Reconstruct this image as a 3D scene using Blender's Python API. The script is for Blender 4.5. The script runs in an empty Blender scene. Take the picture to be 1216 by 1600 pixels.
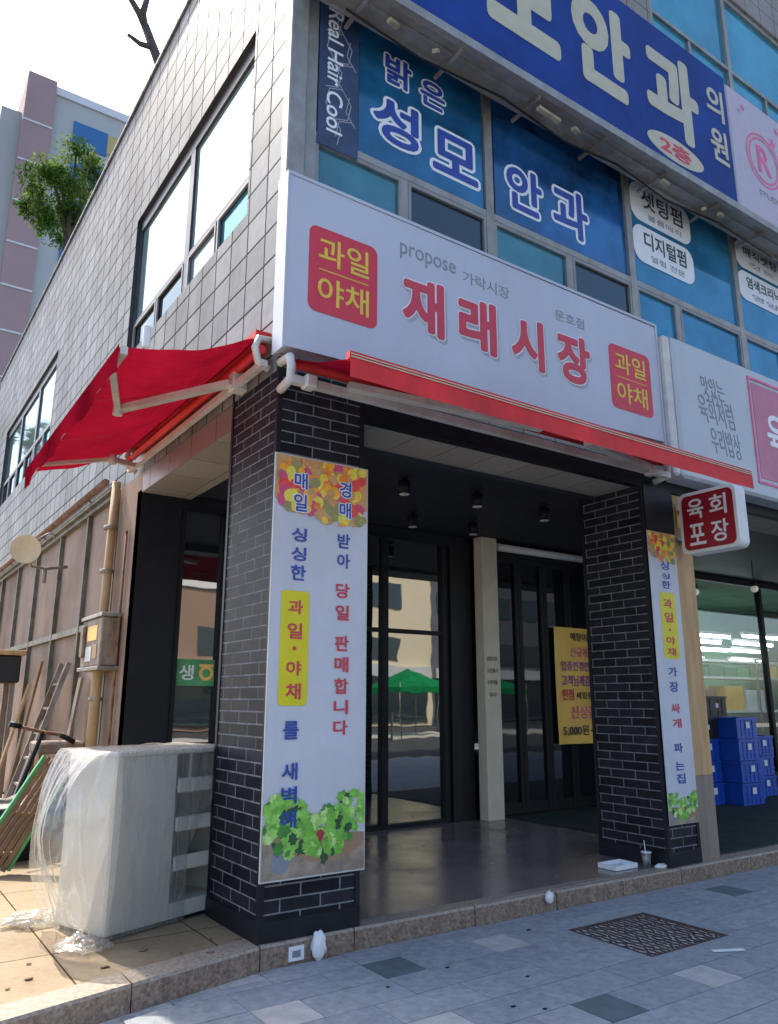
import bpy, math, random
from mathutils import Vector, Matrix, noise
random.seed(7)
S = bpy.context.scene
COL = S.collection
R = math.radians
# ---------------------------------------------------------------- camera
YAW, PIT, ROL = R(34.43304994), R(13.67231704), R(-0.11825872)
cd = bpy.data.cameras.new('camera'); cam = bpy.data.objects.new('camera', cd); COL.objects.link(cam)
fwd = Vector((math.sin(YAW)*math.cos(PIT), math.cos(YAW)*math.cos(PIT), math.sin(PIT)))
rt = Vector((math.cos(YAW), -math.sin(YAW), 0)); dn = fwd.cross(rt)
r2 = math.cos(ROL)*rt + math.sin(ROL)*dn; d2 = -math.sin(ROL)*rt + math.cos(ROL)*dn
m = Matrix((r2, -d2, -fwd)).transposed().to_4x4(); m.translation = Vector((-2.34624, -4.87374, 1.5))
cam.matrix_world = m
cd.sensor_fit = 'VERTICAL'; cd.sensor_height = 32; cd.lens = 32*1206.75/1600
cd.clip_start = .05; cd.clip_end = 3000
S.camera = cam
# ---------------------------------------------------------------- light
SUN_AZ, SUN_EL = -8.0, 52.0          # azimuth from +Y towards +X, degrees
w = bpy.data.worlds.new('World'); S.world = w; w.use_nodes = True
nt = w.node_tree; bg = nt.nodes['Background']
sky = nt.nodes.new('ShaderNodeTexSky'); sky.sky_type = 'NISHITA'; sky.sun_disc = False
sky.sun_elevation = R(SUN_EL); sky.sun_rotation = R(SUN_AZ)
sky.air_density = 0.9; sky.dust_density = 2.6; sky.ozone_density = 0.7
nt.links.new(sky.outputs[0], bg.inputs[0]); bg.inputs[1].default_value = 0.15
sd = bpy.data.lights.new('sun', 'SUN'); sd.energy = 2.9; sd.angle = R(.5); sd.color = (1, .9, .76)
so = bpy.data.objects.new('sun', sd); COL.objects.link(so)
v = Vector((math.sin(R(SUN_AZ))*math.cos(R(SUN_EL)), math.cos(R(SUN_AZ))*math.cos(R(SUN_EL)), math.sin(R(SUN_EL))))
so.rotation_euler = v.to_track_quat('Z', 'Y').to_euler(); so.location = v*60
S.view_settings.view_transform = 'Standard'; S.view_settings.look = 'None'; S.view_settings.gamma = 1
S.view_settings.exposure = 1.4
try:
    S.cycles.max_bounces = 8; S.cycles.transparent_max_bounces = 12; S.cycles.use_denoising = True
except Exception: pass

# ---------------------------------------------------------------- materials
def nodes(name):
    mt = bpy.data.materials.new(name); mt.use_nodes = True
    n = mt.node_tree.nodes; l = mt.node_tree.links
    return mt, n, l, n['Principled BSDF']
def lin(c):  # srgb 0-255 -> linear
    return tuple(((x/255)/12.92 if x/255 <= .04045 else ((x/255+.055)/1.055)**2.4) for x in c)
def noise_node(n, l, scale, detail=4, coord='Object', stretch=None, rough=.6):
    tc = n.new('ShaderNodeTexCoord'); mp = n.new('ShaderNodeMapping')
    l.new(tc.outputs[coord], mp.inputs[0])
    if stretch: mp.inputs['Scale'].default_value = stretch
    t = n.new('ShaderNodeTexNoise'); t.inputs['Scale'].default_value = scale
    t.inputs['Detail'].default_value = detail; t.inputs['Roughness'].default_value = rough
    l.new(mp.outputs[0], t.inputs['Vector'])
    return t
def ramp(n, l, src, stops):
    r = n.new('ShaderNodeValToRGB'); l.new(src, r.inputs[0])
    e = r.color_ramp.elements
    while len(e) < len(stops): e.new(.5)
    for i, (p, c) in enumerate(stops): e[i].position = p; e[i].color = (*c, 1)
    return r
def mul(n, l, a, b, fac=1.0, mode='MULTIPLY'):
    x = n.new('ShaderNodeMixRGB'); x.blend_type = mode; x.inputs[0].default_value = fac
    l.new(a, x.inputs[1]); l.new(b, x.inputs[2]); return x
def pm(name, col, rough=.6, metal=0., var=.25, scale=6., bump=.0, bscale=40., stretch=None, dirt=None, spec=.5, emit=0):
    mt, n, l, b = nodes(name)
    lo = tuple(c*(1-var) for c in col); hi = tuple(min(1, c*(1+var)) for c in col)
    t = noise_node(n, l, scale, 6, stretch=stretch)
    r = ramp(n, l, t.outputs[0], [(.3, lo), (.7, hi)])
    out = r.outputs[0]
    if dirt:
        t2 = noise_node(n, l, scale*.35, 8, stretch=(1, 1, .25), rough=.7)
        r2_ = ramp(n, l, t2.outputs[0], [(.45, (1, 1, 1)), (.68, dirt)])
        out = mul(n, l, out, r2_.outputs[0]).outputs[0]
    l.new(out, b.inputs['Base Color'])
    b.inputs['Roughness'].default_value = rough; b.inputs['Metallic'].default_value = metal
    b.inputs['Specular IOR Level'].default_value = spec
    if bump:
        t3 = noise_node(n, l, bscale, 5, stretch=stretch)
        bp = n.new('ShaderNodeBump'); bp.inputs['Strength'].default_value = bump; bp.inputs['Distance'].default_value = .01
        l.new(t3.outputs[0], bp.inputs['Height']); l.new(bp.outputs[0], b.inputs['Normal'])
    if emit:
        l.new(out, b.inputs['Emission Color']); b.inputs['Emission Strength'].default_value = emit
    return mt
def brickmat(name, c1, c2, mortar, w_, h_, ms, offset=.5, rough=.5, dirt=None, bump=.4, squash=1., var=.2, grain=30, stain=None, mrough=None, shift=(0, 0), spec=.5):
    mt, n, l, b = nodes(name)
    tc = n.new('ShaderNodeTexCoord'); mp = n.new('ShaderNodeMapping'); l.new(tc.outputs['UV'], mp.inputs[0])
    mp.inputs['Location'].default_value = (shift[0], shift[1], 0)
    t = n.new('ShaderNodeTexBrick'); l.new(mp.outputs[0], t.inputs['Vector'])
    t.offset = offset; t.inputs['Scale'].default_value = 1
    t.inputs['Brick Width'].default_value = w_; t.inputs['Row Height'].default_value = h_
    t.inputs['Mortar Size'].default_value = ms; t.inputs['Mortar Smooth'].default_value = .15
    t.inputs['Color1'].default_value = (*c1, 1); t.inputs['Color2'].default_value = (*c2, 1); t.inputs['Mortar'].default_value = (*mortar, 1)
    out = t.outputs['Color']
    g = noise_node(n, l, grain, 6, rough=.7); gr = ramp(n, l, g.outputs[0], [(.3, (1-var,)*3), (.7, (1+var*.3,)*3)])
    out = mul(n, l, out, gr.outputs[0]).outputs[0]
    if stain:
        s = noise_node(n, l, .9, 8, stretch=(1, 1, .3), rough=.7); sr = ramp(n, l, s.outputs[0], [(.42, (1, 1, 1)), (.7, stain)])
        out = mul(n, l, out, sr.outputs[0]).outputs[0]
    l.new(out, b.inputs['Base Color']); b.inputs['Roughness'].default_value = rough; b.inputs['Specular IOR Level'].default_value = spec
    inv = n.new('ShaderNodeMath'); inv.operation = 'MULTIPLY_ADD'; inv.inputs[1].default_value = -1; inv.inputs[2].default_value = 1
    l.new(t.outputs['Fac'], inv.inputs[0])
    sm = n.new('ShaderNodeMath'); sm.operation = 'MULTIPLY'; sm.inputs[1].default_value = spec; l.new(inv.outputs[0], sm.inputs[0]); l.new(sm.outputs[0], b.inputs['Specular IOR Level'])
    ad = n.new('ShaderNodeMath'); ad.operation = 'MULTIPLY_ADD'; ad.inputs[1].default_value = .25
    l.new(g.outputs[0], ad.inputs[0]); l.new(inv.outputs[0], ad.inputs[2])
    bp = n.new('ShaderNodeBump'); bp.inputs['Strength'].default_value = bump; bp.inputs['Distance'].default_value = .006
    l.new(ad.outputs[0], bp.inputs['Height']); l.new(bp.outputs[0], b.inputs['Normal'])
    return mt
def glassmat(name, base, refl, fac, rough=.02, wob=.02, var=0):
    mt, n, l, b = nodes(name); n.remove(b); out = n['Material Output']
    d = n.new('ShaderNodeBsdfDiffuse'); d.inputs[0].default_value = (*base, 1)
    if var:
        t = noise_node(n, l, 1.1, 4); r = ramp(n, l, t.outputs[0], [(.35, tuple(c*(1-var) for c in base)), (.65, tuple(c*(1+var) for c in base))])
        l.new(r.outputs[0], d.inputs[0])
    g = n.new('ShaderNodeBsdfGlossy'); g.inputs[0].default_value = (*refl, 1); g.inputs['Roughness'].default_value = rough
    mx = n.new('ShaderNodeMixShader'); lw = n.new('ShaderNodeFresnel'); lw.inputs[0].default_value = 1.5
    ma = n.new('ShaderNodeMath'); ma.operation = 'ADD'; ma.inputs[1].default_value = fac; ma.use_clamp = True
    l.new(lw.outputs[0], ma.inputs[0]); l.new(ma.outputs[0], mx.inputs[0])
    l.new(d.outputs[0], mx.inputs[1]); l.new(g.outputs[0], mx.inputs[2]); l.new(mx.outputs[0], out.inputs[0])
    if wob:
        t3 = noise_node(n, l, 1.3, 2); bp = n.new('ShaderNodeBump'); bp.inputs['Strength'].default_value = wob; bp.inputs['Distance'].default_value = .05
        l.new(t3.outputs[0], bp.inputs['Height']); l.new(bp.outputs[0], g.inputs['Normal'])
    return mt
def clearglass(name, tint=(.8, .9, .88), fac=.12):
    mt, n, l, b = nodes(name); n.remove(b); out = n['Material Output']
    d = n.new('ShaderNodeBsdfTransparent'); d.inputs[0].default_value = (*tint, 1)
    g = n.new('ShaderNodeBsdfGlossy'); g.inputs['Roughness'].default_value = .02
    mx = n.new('ShaderNodeMixShader'); lw = n.new('ShaderNodeFresnel'); lw.inputs[0].default_value = 1.5
    ma = n.new('ShaderNodeMath'); ma.operation = 'ADD'; ma.inputs[1].default_value = fac; ma.use_clamp = True
    l.new(lw.outputs[0], ma.inputs[0]); l.new(ma.outputs[0], mx.inputs[0])
    l.new(d.outputs[0], mx.inputs[1]); l.new(g.outputs[0], mx.inputs[2]); l.new(mx.outputs[0], out.inputs[0])
    return mt
def fabric(name, col, tr=.45):
    mt, n, l, b = nodes(name); n.remove(b); out = n['Material Output']
    t = noise_node(n, l, 1.6, 9, rough=.75); r = ramp(n, l, t.outputs[0], [(.3, tuple(c*.6 for c in col)), (.7, tuple(min(1, c*1.2) for c in col))])
    d = n.new('ShaderNodeBsdfDiffuse'); tl = n.new('ShaderNodeBsdfTranslucent'); mx = n.new('ShaderNodeMixShader'); mx.inputs[0].default_value = tr
    l.new(r.outputs[0], d.inputs[0]); l.new(r.outputs[0], tl.inputs[0])
    l.new(d.outputs[0], mx.inputs[1]); l.new(tl.outputs[0], mx.inputs[2]); l.new(mx.outputs[0], out.inputs[0])
    return mt
def film(name):
    mt, n, l, b = nodes(name); n.remove(b); out = n['Material Output']
    tp = n.new('ShaderNodeBsdfTransparent'); tp.inputs[0].default_value = (.97, .98, .98, 1)
    d = n.new('ShaderNodeBsdfDiffuse'); d.inputs[0].default_value = (.70, .68, .62, 1)
    tl = n.new('ShaderNodeBsdfTranslucent'); tl.inputs[0].default_value = (.70, .68, .62, 1)
    g = n.new('ShaderNodeBsdfGlossy'); g.inputs['Roughness'].default_value = .14; g.inputs[0].default_value = (.9, .9, .9, 1)
    t = noise_node(n, l, 2.4, 4, stretch=(2.2, 2.2, .25), rough=.45)
    bp = n.new('ShaderNodeBump'); bp.inputs['Strength'].default_value = .35; bp.inputs['Distance'].default_value = .05
    l.new(t.outputs[0], bp.inputs['Height'])
    for q in (d, tl, g): l.new(bp.outputs[0], q.inputs['Normal'])
    a = n.new('ShaderNodeMixShader'); a.inputs[0].default_value = .5; l.new(d.outputs[0], a.inputs[1]); l.new(tl.outputs[0], a.inputs[2])
    c = n.new('ShaderNodeMixShader'); c.inputs[0].default_value = .28; l.new(a.outputs[0], c.inputs[1]); l.new(g.outputs[0], c.inputs[2])
    r = ramp(n, l, t.outputs[0], [(.34, (.20,)*3), (.41, (.26,)*3), (.44, (.40,)*3), (.47, (.25,)*3), (.52, (.24,)*3), (.55, (.44,)*3), (.58, (.26,)*3), (.66, (.38,)*3)])
    lw = n.new('ShaderNodeLayerWeight'); lw.inputs[0].default_value = .3
    mx_ = n.new('ShaderNodeMath'); mx_.operation = 'MULTIPLY_ADD'; mx_.inputs[1].default_value = .35; mx_.use_clamp = True
    l.new(lw.outputs['Facing'], mx_.inputs[0]); l.new(r.outputs[0], mx_.inputs[2])
    f = n.new('ShaderNodeMixShader'); l.new(mx_.outputs[0], f.inputs[0]); l.new(tp.outputs[0], f.inputs[1]); l.new(c.outputs[0], f.inputs[2])
    l.new(f.outputs[0], out.inputs[0])
    return mt
def printmat(name, cols, scale, base=.25):
    """printed picture: cells of fruit or leaf colours"""
    mt, n, l, b = nodes(name)
    tc = n.new('ShaderNodeTexCoord'); vo = n.new('ShaderNodeTexVoronoi'); vo.inputs['Scale'].default_value = scale
    nz = n.new('ShaderNodeTexNoise'); nz.inputs['Scale'].default_value = scale*.6
    l.new(tc.outputs['Object'], nz.inputs['Vector'])
    mxv = n.new('ShaderNodeMixRGB'); mxv.inputs[0].default_value = base*.3; l.new(tc.outputs['Object'], mxv.inputs[1]); l.new(nz.outputs['Color'], mxv.inputs[2])
    l.new(mxv.outputs[0], vo.inputs['Vector'])
    sp = n.new('ShaderNodeSeparateColor'); l.new(vo.outputs['Color'], sp.inputs[0])
    r = ramp(n, l, sp.outputs[0], [((i+.02)/len(cols), c) for i, c in enumerate(cols)]); r.color_ramp.interpolation = 'CONSTANT'
    r2_ = ramp(n, l, vo.outputs['Distance'], [(.0, (1.0,)*3), (.75, (.45,)*3)])
    x = mul(n, l, r.outputs[0], r2_.outputs[0]); l.new(x.outputs[0], b.inputs['Base Color']); b.inputs['Roughness'].default_value = .5
    return mt

M = {}
M['brick'] = brickmat('black_brick', (.012, .013, .018), (.032, .031, .04), (.24, .24, .25), .30, .0835, .0055, rough=.5, bump=.7, var=.55, spec=.15, grain=7)
M['black'] = pm('black_paint', (.010, .011, .015), .5, var=.25, spec=.3)
M['blackm'] = pm('black_frame', (.009, .010, .013), .5, var=.15, spec=.25)
M['dceil'] = pm('dark_ceiling', (.022, .025, .038), .6, var=.35, scale=1.5)
M['stone'] = brickmat('pale_stone_tile', (.31, .325, .325), (.205, .22, .218), (.075, .072, .07), .36, .29, .011, offset=0, rough=.55, spec=.22, stain=(.55, .51, .47), bump=.6, var=.18, grain=9)
M['stonef'] = brickmat('beige_stone_tile', (.33, .30, .27), (.28, .26, .23), (.08, .075, .07), .42, .30, .006, offset=0, rough=.5, stain=(.7, .66, .62), bump=.5, var=.2, grain=14)
M['pinkstone'] = brickmat('pink_granite', (.26, .17, .16), (.22, .15, .145), (.07, .05, .05), .6, .3, .005, offset=0, rough=.45, bump=.4, grain=40)
M['soffit'] = brickmat('soffit_board', (.36, .33, .28), (.30, .27, .24), (.12, .11, .10), .45, .6, .005, offset=0, rough=.7, bump=.2)
M['panelw'] = pm('weathered_board', (.27, .19, .14), .75, var=.3, scale=1.2, bump=.2, bscale=20, dirt=(.55, .42, .33))
M['alu'] = pm('aluminium', (.34, .33, .31), .5, .55, var=.15, dirt=(.72, .68, .62))
M['alud'] = pm('dark_window_frame', (.06, .065, .07), .4, .4, var=.2)
M['grayf'] = pm('grey_window_frame', (.26, .25, .24), .45, .3, var=.2)
M['wgl'] = glassmat('pale_reflecting_glass', (.24, .31, .32), (.50, .62, .63), .22, .06, .03)
M['wgd'] = glassmat('dark_glass', (.02, .03, .035), (.5, .62, .68), .08, .03, .03)
M['teal'] = glassmat('teal_film_glass', (.045, .155, .19), (.45, .74, .82), .10, .05, .05, var=.3)
M['sky3'] = glassmat('cyan_film_glass', (.05, .24, .34), (.45, .78, .9), .10, .05, .05, var=.25)
M['blue2'] = glassmat('blue_film_glass', (.03, .17, .31), (.4, .7, .85), .08, .05, .05, var=.3)
M['deco'] = glassmat('blue_film', (.012, .10, .22), (.5, .8, 1), .05, .12, .05, var=.45)
M['deco2'] = glassmat('navy_film', (.012, .07, .20), (.5, .8, 1), .05, .12, .05, var=.7)
M['hair'] = pm('navy_film_dull', (.03, .055, .12), .4, var=.4, scale=3)
M['door'] = glassmat('door_glass', (.014, .016, .018), (.9, .92, .9), .22, .015, .03)
M['door2'] = glassmat('folding_door_glass', (.010, .011, .014), (.7, .75, .8), .05, .02, .03)
M['cg'] = clearglass('shop_glass')
M['cream'] = pm('cream_paint', (.66, .60, .45), .6, var=.08, scale=4)
M['white'] = pm('white_paint', (.72, .72, .70), .5, var=.06)
M['offw'] = pm('off_white_plastic', (.62, .61, .58), .5, var=.12, dirt=(.8, .74, .66))
M['cabin'] = pm('grey_cabinet_laminate', (.54, .51, .44), .5, var=.06)
M['signw'] = pm('sign_face', (.49, .515, .60), .35, var=.05, scale=1, dirt=(.90, .89, .87))
M['signn'] = pm('sign_face_old', (.47, .50, .53), .4, var=.06, scale=1.5)
M['banner'] = pm('banner_sheet', (.55, .56, .61), .45, var=.05, scale=3, dirt=(.9, .89, .87))
M['red'] = pm('sign_red', (.60, .03, .055), .4, var=.06)
M['redt'] = pm('letter_red', (.56, .04, .07), .4, var=.06)
M['yelt'] = pm('letter_yellow', (.75, .52, .05), .4, var=.1)
M['yel'] = pm('banner_yellow', (.68, .58, .01), .4, var=.06)
M['blue'] = pm('blue_sign', (.006, .040, .23), .5, spec=.15, var=.3, scale=1.3)
M['bluet'] = pm('letter_blue', (.02, .06, .32), .4, var=.15)
M['creamt'] = pm('letter_cream', (.50, .47, .34), .45, var=.08)
M['whitet'] = pm('letter_white', (.78, .80, .82), .4, var=.03)
M['greyt'] = pm('letter_grey', (.22, .24, .28), .5, var=.1)
M['lgreyt'] = pm('letter_light_grey', (.36, .38, .42), .5, var=.1)
M['darkt'] = pm('letter_dark', (.03, .04, .05), .5, var=.1)
M['purple'] = pm('letter_purple', (.30, .06, .28), .5)
M['orange'] = pm('orange_banner', (.95, .56, .12), .5, var=.14, scale=2.5)
M['pinkt'] = pm('letter_pink', (.70, .14, .28), .5)
M['dred'] = pm('dark_red_sign', (.30, .008, .02), .35, var=.08)
M['pinkp'] = pm('pink_panel', (.50, .16, .24), .5, var=.15, scale=2)
M['signp'] = pm('pale_pink_sign', (.48, .42, .50), .45, var=.05)
M['awn'] = fabric('red_awning_fabric', (.31, .007, .024), .30)
M['val'] = pm('red_valance', (.66, .018, .02), .6, var=.2, scale=3, dirt=(.75, .6, .6))
M['awnm'] = pm('awning_metal', (.62, .60, .56), .4, .1, var=.12, dirt=(.8, .7, .64))
M['wood'] = pm('raw_wood', (.50, .31, .14), .65, var=.22, scale=3, stretch=(4, 4, .4), bump=.15, bscale=20)
M['woodg'] = pm('grey_wood', (.24, .19, .145), .7, var=.2, scale=3, stretch=(4, 4, .4))
M['slat'] = pm('slat_wood', (.22, .125, .06), .6, var=.35, scale=4)
M['green'] = pm('green_paint', (.08, .34, .12), .5)
M['conduit'] = pm('yellow_pipe', (.46, .31, .15), .6, var=.15, scale=3, dirt=(.62, .5, .4))
M['steel'] = pm('galvanised_steel', (.32, .31, .29), .5, .5, var=.3, dirt=(.7, .5, .35))
M['rust'] = pm('rusty_steel', (.24, .13, .08), .75, .2, var=.5, scale=12, bump=.3)
M['frame'] = pm('grey_green_steel', (.17, .17, .14), .6, .3, var=.35, scale=5, dirt=(.7, .5, .38))
M['disk'] = pm('cream_disk', (.70, .56, .34), .5, var=.1)
M['grey'] = pm('grey_box', (.27, .215, .16), .65, var=.35, scale=9, dirt=(.55, .33, .2))
M['kerb'] = pm('granite_kerb', (.25, .18, .135), .6, var=.55, scale=42, bump=.4, bscale=60, dirt=(.72, .68, .62))
M['kerbtop'] = pm('granite_kerb_edge', (.32, .26, .20), .6, var=.4, scale=42, bump=.3, bscale=60)
M['terr'] = brickmat('terrace_slab', (.33, .25, .15), (.29, .22, .13), (.10, .07, .04), .9, .9, .006, offset=0, rough=.75, stain=(.68, .62, .55), bump=.5, var=.22, grain=24, shift=(.2, .35))
M['blueC'] = pm('blue_crate', (.012, .075, .42), .35, var=.15)
M['blackC'] = pm('black_crate', (.012, .012, .014), .4)
M['gmat'] = pm('green_mat', (.016, .03, .022), .8, var=.5, scale=3)
M['gshop'] = pm('shop_green', (.06, .22, .13), .6, var=.2, scale=1.2)  # green for the added panel that replaces canopy reflections; also on some goods
M['gcan'] = fabric('green_canopy', (.02, .34, .12), .5)
M['film'] = film('clear_plastic_film')
M['bag'] = pm('white_plastic_bag', (.78, .78, .78), .4, var=.08, bump=.6, bscale=18)
M['bulb'] = pm('bulb_glass', (.8, .75, .65), .2, emit=.08)
M['tube'] = pm('white_tube_glow', (.9, .95, 1), .4, emit=7, var=.02)  # glow of the added tubes that stand in for reflected sign lines
M['lampf'] = pm('lamp_lens', (.75, .75, .75), .3)
M['fruit'] = printmat('fruit_print', [lin((235, 150, 30)), lin((225, 60, 60)), lin((245, 190, 60)), lin((200, 70, 110)), lin((235, 170, 50)), lin((225, 200, 60)), lin((240, 120, 40)), lin((150, 140, 90)), lin((190, 170, 130))], 17)
M['salad'] = printmat('salad_print', [lin((110, 180, 60)), lin((60, 130, 50)), lin((165, 205, 110)), lin((130, 190, 80)), lin((50, 85, 50)), lin((150, 200, 90)), lin((195, 215, 150)), lin((90, 165, 60))], 34, .9)
M['basket'] = printmat('basket_print', [lin((150, 125, 100)), lin((110, 90, 80)), lin((170, 150, 125)), lin((95, 95, 105))], 22, .5)
for k_, c_ in enumerate([(110, 175, 60), (150, 200, 95), (70, 135, 55), (185, 215, 130), (130, 190, 75), (45, 85, 45)]): M['lf%d' % k_] = pm('leaf_print', lin(c_), .5, var=.35, scale=22)
for k_, c_ in enumerate([(238, 165, 45), (222, 70, 65), (245, 200, 70), (205, 75, 115), (235, 135, 50), (228, 210, 80), (200, 150, 95), (150, 145, 90)]): M['fr%d' % k_] = pm('fruit_print', lin(c_), .5, var=.22, scale=16)
M['tanprint'] = pm('basket_print_tan', (.30, .23, .17), .5, var=.4, scale=9)
M['radd'] = pm('print_red', (.45, .03, .06), .5)
M['leaf'] = fabric('foliage', (.07, .15, .03), .45)
M['leaf2'] = fabric('foliage_light', (.16, .24, .06), .5)
M['bark'] = pm('bark', (.07, .06, .05), .85, var=.4)
M['aptp'] = pm('pink_render', (.39, .27, .265), .8, var=.1, scale=.1)
M['aptg'] = pm('pale_render', (.46, .47, .46), .8, var=.08, scale=.1)
M['aptw'] = pm('white_band', (.72, .72, .74), .7, var=.05, scale=.2)
M['aptb'] = pm('blue_panel', (.03, .16, .40), .5, var=.1, scale=.3)
M['apty'] = pm('yellow_panel', (.55, .40, .15), .5, var=.1, scale=.3)
M['roof'] = pm('roof_concrete', (.3, .3, .3), .8)
M['asph'] = pm('asphalt', (.05, .05, .052), .85, var=.3, scale=20, bump=.3, bscale=80)
M['oppb'] = pm('beige_render', (.62, .55, .40), .8, var=.08, scale=.3)
M['oppd'] = pm('dark_tower_cladding', (.09, .10, .12), .6, var=.2, scale=.3)
M['oppbr'] = pm('brown_render', (.30, .20, .15), .8, var=.15, scale=.3)
M['tarp'] = pm('black_tarpaulin', (.014, .014, .016), .5, var=.4, bump=.6, bscale=9)
M['foam'] = pm('styrofoam', (.75, .77, .8), .6, var=.05)
M['rustslab'] = pm('rusty_cover', (.085, .06, .055), .8, .2, var=.7, scale=14, bump=.5, bscale=50)
M['card'] = pm('cardboard', (.33, .20, .12), .8, var=.12)
M['interior'] = pm('room_green', (.09, .20, .13), .8, var=.3, scale=2)  # green reflections of the shop window put into the room colour
M['ragged'] = pm('peeling_strip', (.38, .33, .24), .7, var=.3)
M['gravel'] = pm('sandy_joint', (.50, .48, .44), .9, var=.3, scale=30)
# porch floor: polished dark terrazzo
def floor_mat():
    mt, n, l, b = nodes('polished_terrazzo')
    t = noise_node(n, l, 1.4, 6, rough=.7); r = ramp(n, l, t.outputs[0], [(.3, (.15, .13, .12)), (.7, (.25, .22, .20))])
    s = noise_node(n, l, 120, 3); sr = ramp(n, l, s.outputs[0], [(.4, (.65,)*3), (.66, (1.5,)*3)])
    x = mul(n, l, r.outputs[0], sr.outputs[0]); l.new(x.outputs[0], b.inputs['Base Color'])
    rr = noise_node(n, l, 1.1, 6, rough=.7); rm = ramp(n, l, rr.outputs[0], [(.35, (.11,)*3), (.7, (.34,)*3)]); l.new(rm.outputs[0], b.inputs['Roughness'])
    b.inputs['Specular IOR Level'].default_value = .7
    return mt
M['floor'] = floor_mat()
for i, c in enumerate([(.31, .335, .35), (.285, .31, .33), (.33, .35, .36), (.30, .325, .335)]):
    M['pav%d' % i] = pm('grey_paver', c, .8, var=.2, scale=16, bump=.35, bscale=70, dirt=(.84, .84, .84))
M['pavL'] = pm('light_paver', (.45, .44, .42), .8, var=.15, scale=9, bump=.35, bscale=70)
M['pavD'] = pm('dark_paver', (.12, .145, .155), .8, var=.2, scale=9, bump=.35, bscale=70)

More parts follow.
